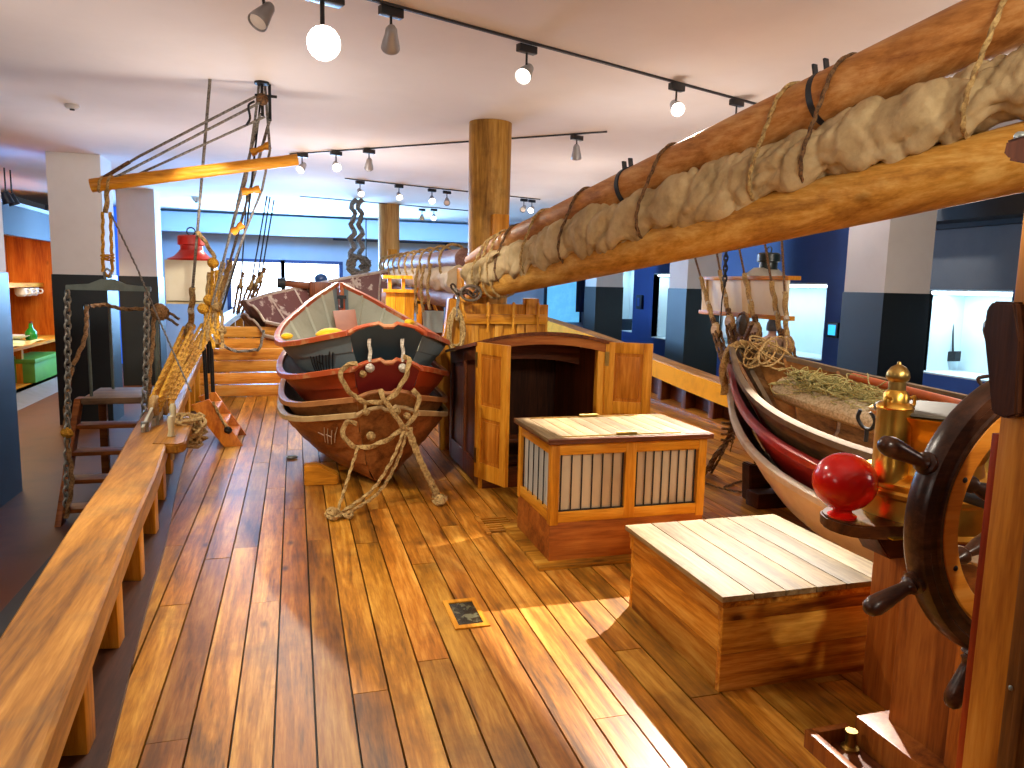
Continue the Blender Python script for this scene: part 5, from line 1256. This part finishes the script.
# starboard shrouds, board and dark lantern
SXX = 4.93
def ax(x, y, X=SXX): return at_x(x, y, X)
pts_ = [((700, 277), (698, 268), (716, 330), (741, 416)), ((724, 296), (720, 270), (730, 322), (742, 402)), ((748, 300), (744, 272), (756, 330), (760, 388)), ((774, 300), (768, 262), (782, 345), (786, 392)), ((786, 300), (783, 262), (788, 345), (800, 395))]
labs = ('starboard shroud at the left end of the pale light board', 'starboard shroud crossing the left part of the pale light board', 'starboard shroud crossing the middle of the pale light board', 'starboard shroud at the right end of the pale light board', 'slender starboard shroud just right of the pale light board')
for k, ((mx_, my_), (tx, ty_), (ex, ey), (fx, fy)) in enumerate(pts_):
    e = ax(ex, ey); f = ax(fx, fy); t = ax(tx, ty_); d = (t-e).normalized(); t = e + d*((CZ-e.z)/d.z)
    shroud(labs[k], f, e, t, .30 if k < 4 else .25, DROPE, 2, DROPE, False, .085, 'starboard shrouds', True, .018)
r = thing('side_light_board', 'long pale wooden side light board lashed to the starboard shrouds', 'light board', ax(745, 318, 5.02))
A, B_ = ax(703, 278, 5.02), ax(788, 280, 5.02); A2, B2 = ax(706, 317, 5.02), ax(786, 316, 5.02)
y0, y1 = min(A.y, B_.y), max(A.y, B_.y); zt, zb = 1.80, 1.36
link('back_board', MB().box((5.02, y0, zb), (5.05, y1, zt), .004), PALE, r)
link('top_batten', MB().box((5.0, y0-.03, zt-.03), (5.16, y1+.03, zt+.015), .004), honey('y'), r); link('bottom_batten', MB().box((5.0, y0-.03, zb-.02), (5.12, y1+.03, zb+.03), .004), honey('y'), r)
for y in (y1-.02, (y0+y1)/2-.05): link('diagonal_brace', MB().hexa([(4.995, y-.16, zb+.03), (5.02, y-.16, zb+.03), (5.02, y-.05, zb+.03), (4.995, y-.05, zb+.03), (4.995, y-.1, zt-.03), (5.02, y-.1, zt-.03), (5.02, y+.02, zt-.03), (4.995, y+.02, zt-.03)]), PALE2, r)
lc = V((5.24, at_x(768, 270, 5.24).y, zt+.015))
r = thing('dark_lantern', 'dark green ship lantern standing on the starboard light board', 'lantern', lc)
DG = paint('lantern_dark', '#10201c', '#0b1613', .35, 6, .4)
link('shade', MB().lathe([(.24, .0), (.24, .01), (.13, .1), (.001, .1)], lc+V((-.0, .05, 0))), paint('lantern_tin', '#b9b4a4', '#8f8a7c', .4, 8, .6, .5), r)
link('chimney', MB().lathe([(.11, .08), (.1, .1), (.1, .16), (.13, .17), (.13, .25), (.11, .27), (.001, .27)], lc), DG, r)
link('carry_ring', MB().tube([lc+V((0, .045*math.cos(2*PI*i/14), .3+.04*math.sin(2*PI*i/14))) for i in range(14)], .008, 6, loop=True), IRON, r)
h0 = ax(725, 240, 4.8); h1 = ax(720, 330, 4.8)
r = thing('hanging_chain', 'short dark chain and line hanging in front of the starboard light board', 'chain', h1)
link('links', chain_mb([h0+V((0, 0, 1.1)), ax(724.5, 286, 4.8)], .08, .012, .045), IRON, r); link('line', MB().tube([ax(724.5, 286, 4.8), ax(722, 300, 4.8), h1], .008, 6), IRON, r)
p = ax(743, 324, 4.7); r = thing('pulley_block', 'dark wooden pulley block standing on the net over the brown bow', 'block', p)
link('shell', MB().ball(p+V((0, 0, -.01)), (.06, .085, .12), 18, 12), paint('block_dark', '#3b3128', '#241d17', .6, 14, .6), r); link('sheave', MB().cyl(p+V((-.065, 0, 0)), p+V((.065, 0, 0)), .03), IRON, r); link('strop', MB().rope([p+V((0, .1*math.cos(a), .135*math.sin(a)-.01)) for a in [2*PI*i/22 for i in range(22)]], .018, loop=True), DROPE, r)
link('tail', MB().rope(smooth([p+V((0, 0, -.13)), p+V((-.1, -.1, -.3)), M3(.05, 3.8, .98)], 5), .02), DROPE, r)
# belaying pin on starboard yellow rail
p = V((2*CX-rx(7.45)-.16, 7.45, rz(7.45))); r = thing('belaying_pin', 'short dark pin standing in the end of the yellow starboard rail', 'pin', p); link('pin', MB().lathe([(.001, -.2), (.016, -.19), (.016, 0), (.03, .01), (.02, .1), (.028, .15), (.001, .17)], p, n=12), IRON, r)
link('pin_block', MB().box(p+V((-.12, -.25, -.06)), p+V((.02, .25, -.001)), .008), paint('yellow_paint', '#e0a51e'), r)
# port pin rail shelf inside the bulwark
r = thing('pin_rail', 'small wooden pin rail shelf on the inner side of the port bulwark', 'pin rail', (-.82, 6.1, .4))
link('shelf', MB().prism([(-.98, 5.55, .43), (-.80, 5.5, .43), (-.76, 5.56, .43), (-.82, 6.6, .43), (-1.03, 6.75, .43)], (0, 0, .07), .01), oldwood('y'), r)
PINM = paint('pin_wood', '#c9bd95', '#a3966e', .5, 12, .5)
for (x, y) in ((-.88, 5.78), (-.95, 6.35)):
    link('belaying_pin', MB().lathe([(.001, -.18), (.014, -.17), (.014, 0), (.028, .005), (.02, .05), (.026, .12), (.018, .15), (.001, .155)], (x, y, .5), n=14), PINM, r)
r = thing('rope_coil', 'small yellow rope coil hung from the port pin rail', 'rope coil', (-.93, 6.36, .5)); mb = MB(); rnd = random.Random(2)
for k in range(8):
    mb.tube([V((-.90+.10*rnd.random()+.1*math.cos(2*PI*i/18), 6.36+.16*math.sin(2*PI*i/18), .45+.1*math.sin(2*PI*i/18*1+k)-.04*rnd.random())) for i in range(18)], .014, 5, loop=True)
link('coil', mb, ROPE, r)
# little boarding ladder from rail to deck
r = thing('deck_steps', 'short orange wooden steps leaning from the port rail to the deck', 'steps', (-.7, 8.0, 0))
STP = wood('steps_orange', '#a24e0e', '#cb741c', '#dd8c30', 'z', .9, .4, .4)
ta, ba = at_y(206, 402, 7.85), at_z(238, 446, 0)
tb, bb = at_y(222, 392, 8.35), at_z(246, 436, 0)
for t_, b_ in ((ta, ba), (V((ta.x, ta.y+.55, ta.z)), V((ba.x, ba.y+.55, 0)))):
    link('stringer', MB().hexa([b_+V((-.13, -.02, 0)), b_+V((.05, -.02, 0)), b_+V((.05, .02, 0)), b_+V((-.13, .02, 0)), t_+V((-.14, -.02, -.03)), t_+V((.03, -.02, .03)), t_+V((.03, .02, .03)), t_+V((-.14, .02, -.03))], .006), STP, r)
for k in (.2, .5, .8):
    c = ba.lerp(ta, k); link('tread', MB().box((c.x-.12, c.y+.02, c.z-.015), (c.x+.05, c.y+.53, c.z+.015), .004), STP, r)
link('rope_tail', MB().rope(smooth([at_y(213, 402, 7.8), at_y(222, 420, 7.75), at_y(229, 430, 7.7)], 5), .014), ROPE, r); knot(at_y(228, 430, 7.72), .04, IRON, r)
for k, (p, q) in enumerate((((204, 348), (207, 400)), ((211, 340), (213, 392)))):
    o = link('iron_stay', MB().cyl(at_y(*p, 8.2), at_y(*q, 8.2), .02, n=10), IRON); tag(o, ('dark iron stay above the orange deck steps, left one', 'dark iron stay above the orange deck steps, right one')[k], 'stay', 'iron stays over the steps')
# ------------------------------------------------------------------ ceiling fittings
p = at_z(72, 105, CZ); r = thing('smoke_detector', 'round white smoke detector on the ceiling above the left pillar', 'smoke detector', p)
link('base', MB().lathe([(.001, 0), (.065, 0), (.065, -.02), (.05, -.035), (.001, -.04)], p), WHITE, r); link('sensor', MB().cyl(p+V((0, 0, -.05)), p+V((0, 0, -.035)), .022), IRON, r)
p = at_z(196, 197, CZ); r = thing('smoke_detector', 'small round detector on the far ceiling right of the second pillar', 'smoke detector', p)
link('base', MB().lathe([(.001, 0), (.09, 0), (.09, -.03), (.05, -.09), (.001, -.1)], p), WHITE, r); link('sensor', MB().cyl(p+V((0, 0, -.12)), p+V((0, 0, -.09)), .03), IRON, r)
TRK = paint('track_dark', '#2b2a2e', '#2b2a2e', .5)
def track(a, b, lab):
    a, b = V(a), V(b); a.z = b.z = CZ-.008
    o = link('lighting_track', MB().bar(a, b, .02, .016), TRK); tag(o, lab, 'track', 'ceiling lighting tracks'); return o
tA, tB = at_z(393, 4, CZ), at_z(741, 99, CZ); td = (tB-tA).normalized()
track(tA-td*2.4, tB+td*.5, 'long lighting track along the near ceiling')
tC, tD = at_z(290, 153.5, CZ), at_z(607, 131, CZ); track(tC, tD, 'lighting track across the ceiling in front of the main mast')
tE, tF = at_z(345, 178, CZ), at_z(540, 199, CZ); track(tE, tF, 'lighting track beyond the main mast')
tG, tH = at_z(300, 196, CZ), at_z(500, 213, CZ); track(tG, tH, 'farthest lighting track near the far wall')
LENS = {}
def spotlamp(px, lab, aim, lit=0.0, sc=1.0, z=CZ, kind=0):
    p = at_z(px[0], px[1], z); r = thing('track_spotlight', lab, 'spotlight', p, 'ceiling track spotlights')
    s = sc
    link('adapter', MB().bar(V((p.x, p.y, CZ-.016))+td*-.075*s+V((0, 0, -.025*s)), V((p.x, p.y, CZ-.016))+td*.075*s+V((0, 0, -.025*s)), .05*s, .05*s, bev=.004), BLACKM, r)
    k = V((p.x, p.y, CZ-.17*s)); link('stem', MB().cyl(V((p.x, p.y, CZ-.06*s)), k, .008*s, n=8), BLACKM, r)
    d = (V(aim)-k).normalized(); h = k-V((0, 0, .02*s))
    hd = link('lamp_head', MB().lathe([(.001, -.085), (.022, -.08), (.035, -.06), (.04, -.02), (.052, .03), (.058, .07), (.056, .075), (.05, .06)], h, d, 24) if s == 1 else MB().lathe([(.001, -.085*s), (.03*s, -.07*s), (.04*s, -.02*s), (.058*s, .07*s), (.05*s, .06*s)], h, d, 16), SILVER, r)
    e = lit
    if e not in LENS: LENS[e] = paint('lens_%g' % e, '#f4efe6', emit=('#fff3e2', e) if e else None)
    link('lens', MB().lathe([(.001, .0), (.05*s, .0), (.048*s, .008), (.001, .016)], h+d*.058*s, d, 20), LENS[e], hd)
    return h+d*.09*s, d
eye = EYE
toc = lambda px: at_z(px[0], px[1], CZ-.2) + (EYE-at_z(px[0], px[1], CZ-.2))*.5
sp = {}
sp['A'] = spotlamp((263, -22), 'spotlight cut by the top edge above the hanging rope hook', (-2, 3, 0), 0)
sp['B'] = spotlamp((322, -16), 'glaring spotlight shining straight at the viewer', EYE+V((.25, 0, -.45)), 60, 1.6)  # head and lens oversized to imitate the lamp's glare
sp['C'] = spotlamp((391, 5), 'unlit looking spotlight on the near track right of the glaring one', (.8, 8, .8), 0)
sp['D'] = spotlamp((527, 43), 'spotlight on the near track directly above the main mast top, lens showing', (.2, 3.5, 1.5), 6)
sp['E'] = spotlamp((677, 82), 'bright spotlight on the near track left of the rising gaff', (2.4, 2.5, 1.2), 14)
sp['F'] = spotlamp((737, 98), 'spotlight on the near track half hidden behind the gaff', (1.45, 2.7, 0), 14)
sp['G'] = spotlamp((577, 134), 'spotlight on the second track just right of the main mast', (3.5, 9, .8), 0)
sp['H'] = spotlamp((302, 152), 'lit spotlight at the right end of the slung spar', (-1.2, 8.2, 1), 6)
sp['I'] = spotlamp((336, 150), 'bright small spotlight between the slung spar and the main mast, middle of three', (.9, 6.5, 1), 14)
sp['J'] = spotlamp((369, 148), 'dark backed spotlight nearest the main mast on its left', (.9, 12, 1), 0)
for n_, px, lit, lb in (('K', (360, 180), 6, 'spotlight on the third track above the shaggy tackle'), ('L', (399, 184), 6, 'spotlight on the third track directly above the far mast'), ('M', (432, 188), 14, 'bright spotlight on the third track between the two masts'), ('N', (447, 190), 0, 'dim spotlight on the third track close to the main mast'),
                       ('O', (422, 208), 0, 'dim spotlight on the farthest track right of the far mast'), ('P', (434, 208), 14, 'bright spotlight on the farthest track right of the far mast'), ('Q', (524, 198), 0, 'dim left one of the paired spotlights right of the main mast'), ('R', (532, 199), 14, 'bright right one of the paired spotlights right of the main mast')):
    sp[n_] = spotlamp(px, lb, (2, at_z(*px, CZ).y-3.2, .8), lit, 1.0)
for px, lb in (((6, 197), 'small dark spotlight at the left edge over the cabin display, first of two'), ((12, 199), 'small dark spotlight at the left edge over the cabin display, second of two')):
    p = at_x(px[0], px[1], XL+.15); r = thing('track_spotlight', lb, 'spotlight', p, 'ceiling track spotlights')
    link('stem', MB().cyl((p.x, p.y, p.z), (p.x, p.y, CZ), .012, n=8), BLACKM, r); link('lamp_head', MB().lathe([(.001, -.1), (.06, -.08), (.07, .0), (.08, .1), (.001, .1)], p, (.3, .2, -1), 14), BLACKM, r)

# ------------------------------------------------------------------ visitor
P0 = V((7.35, 10.2, FZ))
pv = at_x(771, 345, 7.0); P0 = V((7.0, pv.y, FZ))
r = thing('person', 'visitor with grey hair and a pale pink shirt seen from behind', 'person', P0)
fd = V((.85, .5, 0)).normalized(); sdv = V((-fd.y, fd.x, 0))
mb = MB()
def bodyring(z, w, d, off=0): return [P0+V((0, 0, z))+fd*(off+d*math.sin(a))+sdv*(w*math.cos(a)) for a in [2*PI*i/20 for i in range(20)]]
SH = paint('pink_shirt', '#cfa893', '#bd9580', .85, 8, .5); SK = paint('skin', '#c58e70', '#b57c60', .5, 6, .4); HAIR = paint('grey_hair', '#4c4844', '#35322f', .8, 20, .6); TR = paint('dark_trousers', '#2b3038', '#22262d', .8)
hs = 1.66/1.75
bd = MB().loft([bodyring(z*hs, w, d, o) for z, w, d, o in ((.82, .17, .12, 0), (1.0, .175, .125, 0), (1.15, .18, .13, 0), (1.3, .205, .13, -.005), (1.42, .2, .115, -.01), (1.47, .14, .085, 0), (1.5, .07, .065, .005), (1.56, .058, .062, .012), (1.6, .07, .085, .02), (1.66, .078, .098, .025), (1.72, .076, .096, .02), (1.775, .055, .07, .015), (1.79, .01, .01, .015))])
bm_f = bd.bm; bm_f.faces.ensure_lookup_table()
for f in bm_f.faces:
    if f.calc_center_median().z > P0.z+1.5*hs: f.material_index = 1
body = link('body', bd, [SH, SK], r, ang=80)
for s in (-1, 1):
    link('sleeve_arm', MB().tube(smooth([P0+V((0, 0, 1.40*hs))+sdv*s*.19, P0+V((0, 0, 1.15*hs))+sdv*s*.25, P0+V((0, 0, .98*hs))+sdv*s*.23+fd*.12], 4), [.06]*4+[.05]*4+[.042], 12), SH, r)
    link('hand', MB().ball(P0+V((0, 0, .95*hs))+sdv*s*.225+fd*.16, (.035, .045, .05), 12, 8), SK, r)
    link('trouser_leg', MB().tube([P0+V((0, 0, .86*hs))+sdv*s*.09, P0+V((0, 0, .45*hs))+sdv*s*.1, P0+V((0, 0, .06))+sdv*s*.1], [.1, .075, .06], 14), TR, r)
    link('shoe', MB().ball(P0+V((0, 0, .045))+sdv*s*.1+fd*.05, (.07, .09, .045), 12, 8), BLACKM, r)
    link('ear', MB().ball(P0+V((0, 0, 1.66*hs))+sdv*s*.08+fd*.02, (.016, .02, .03), 8, 6), SK, r)
hr_ = []
for j in range(9):
    t = PI*.5*j/8; hr_.append([P0+V((0, 0, (1.655+.14*math.sin(t))*hs))+fd*(.012-.012*math.cos(t)+.1*math.cos(t)*math.sin(a)*(1 if math.sin(a) < 0 else .55))+sdv*(.082*math.cos(t)*math.cos(a)) for a in [2*PI*i/18 for i in range(18)]])
low_ = [[q+V((0, 0, -.07 if (q-P0).dot(fd) < .01 else 0)) for q in hr_[0]]]
link('hair', MB().loft(low_+hr_), HAIR, r, ang=80)

# ------------------------------------------------------------------ light
WARM = (1.0, .90, .74); NEUT = (1.0, .93, .83); COOL = (.62, .80, 1.0)
def spot(loc, tgt, e, col, ang, blend=.4, rad=.04): return light('spot_light', 'SPOT', loc, e, col, tgt, spot_size=math.radians(ang), spot_blend=blend, shadow_soft_size=rad)
spot((3.75, 5.5, 3.1), (1.45, 2.9, 0), 2700, (1, .95, .86), 46, .35, .02)
spot(sp['E'][0], (2.6, 2.4, 1.1), 260, NEUT, 60, .5)
spot(sp['B'][0], (.1, 2.6, .1), 150, WARM, 88, .5, .05)
spot(sp['D'][0], (.2, 3.8, .6), 80, WARM, 80, .5, .05)
spot(sp['C'][0], (.75, 7.6, .7), 260, NEUT, 70, .5, .05)
spot(sp['A'][0], (-1.2, 3.6, .4), 150, WARM, 85, .5, .05)
spot(sp['G'][0], (3.6, 8.6, .8), 200, WARM, 80, .5, .05)
spot(sp['H'][0], (-1.1, 7.6, .8), 230, WARM, 75, .5, .05)
spot(sp['I'][0], (.8, 6.6, .8), 160, WARM, 70, .5, .05)
spot(sp['J'][0], (.3, 12, .8), 320, WARM, 80, .5, .05)
spot(sp['K'][0], (.2, 11.5, .5), 200, WARM, 85, .5, .05)
spot(sp['M'][0], (2.2, 11.5, .8), 330, WARM, 80, .5, .05)
spot(sp['R'][0], (4.6, 10.4, .5), 220, WARM, 80, .5, .05)
# track lamps behind the viewer
for (x, y, tx, ty, tz, e, a) in ((1.2, -1.6, 2.4, 3.6, 2.1, 330, 60), (-2.4, 3.4, -.7, 3.4, .3, 190, 80), (3.6, .4, 3.2, 4.6, .9, 300, 75), (-2.0, 5.2, .5, 6.2, .6, 260, 60), (2.4, -.6, 2.0, 5.6, .7, 200, 50), (5.4, 3.0, 4.2, 4.2, .8, 240, 85)):
    spot((x, y, CZ-.2), (tx, ty, tz), e, WARM, a, .5, .06)
for (x, y, e) in ((-2.6, 1.0, 45), (.3, -2.0, 60), (4.9, .4, 50), (-2.2, 4.6, 35), (5.2, 4.6, 42), (.2, 9.6, 40), (3.8, 9.6, 40), (.4, 13.2, 30), (4.2, 13.5, 30)):
    light('ambient_fill', 'POINT', (x, y, 2.1), e, (1, .86, .76), shadow_soft_size=.35, specular_factor=.15)  # added ambient fill points floating in the hall, no real lamps
spot((-1.3, 5.6, 3.1), (-2.85, 11.66, 2.2), 420, NEUT, 24, .5, .05); spot((4.6, 2.2, 3.1), (6.8, 7.2, 2.4), 150, WARM, 36, .5, .05); spot((-.4, 5.2, 3.1), (-1.12, 9.0, 1.62), 380, NEUT, 16, .5, .05)  # added spots without fixtures, brightening the pillars and port light board
spot((4.5, 3.0, 3.1), (5.0, 7.6, 1.58), 150, NEUT, 24, .5, .05)  # added spot without a fixture, brightening the starboard light board
light('right_wall_spot', 'SPOT', (7.0, 8.0, 3.2), 90, (1, .97, .92), (8.2, 7.8, 1.9), spot_size=math.radians(60), spot_blend=.6, shadow_soft_size=.05)
for (x, y, e) in ((-1.8, 3.6, 46), (1.2, 1.4, 74), (4.4, 2.6, 60), (-.4, 6.6, 66), (3.2, 6.2, 64), (5.6, 8.0, 55), (-1.9, 9.5, 42), (1.2, 10.2, 55), (4.2, 11.5, 45)):
    light('ceiling_fill', 'SPOT', (x, y, 1.75), e, (1, .88, .80), (x, y, 4), spot_size=math.radians(158), spot_blend=1.0, shadow_soft_size=.25, specular_factor=0.0)  # added upward fill to brighten the ceiling, no fixtures
W = bpy.data.worlds.new('world'); SC.world = W; W.use_nodes = True
W.node_tree.nodes['Background'].inputs[0].default_value = (.8, .85, 1, 1); W.node_tree.nodes['Background'].inputs[1].default_value = .05
SC.view_settings.view_transform = 'Standard'; SC.view_settings.look = 'None'; SC.view_settings.exposure = 0.0; SC.view_settings.gamma = 1; SC.view_settings.use_curve_mapping = False
SC.cycles.use_denoising = True
SC.cycles.max_bounces = 7; SC.cycles.diffuse_bounces = 4; SC.cycles.sample_clamp_indirect = 4.0
SC.cycles.caustics_reflective = False; SC.cycles.caustics_refractive = False
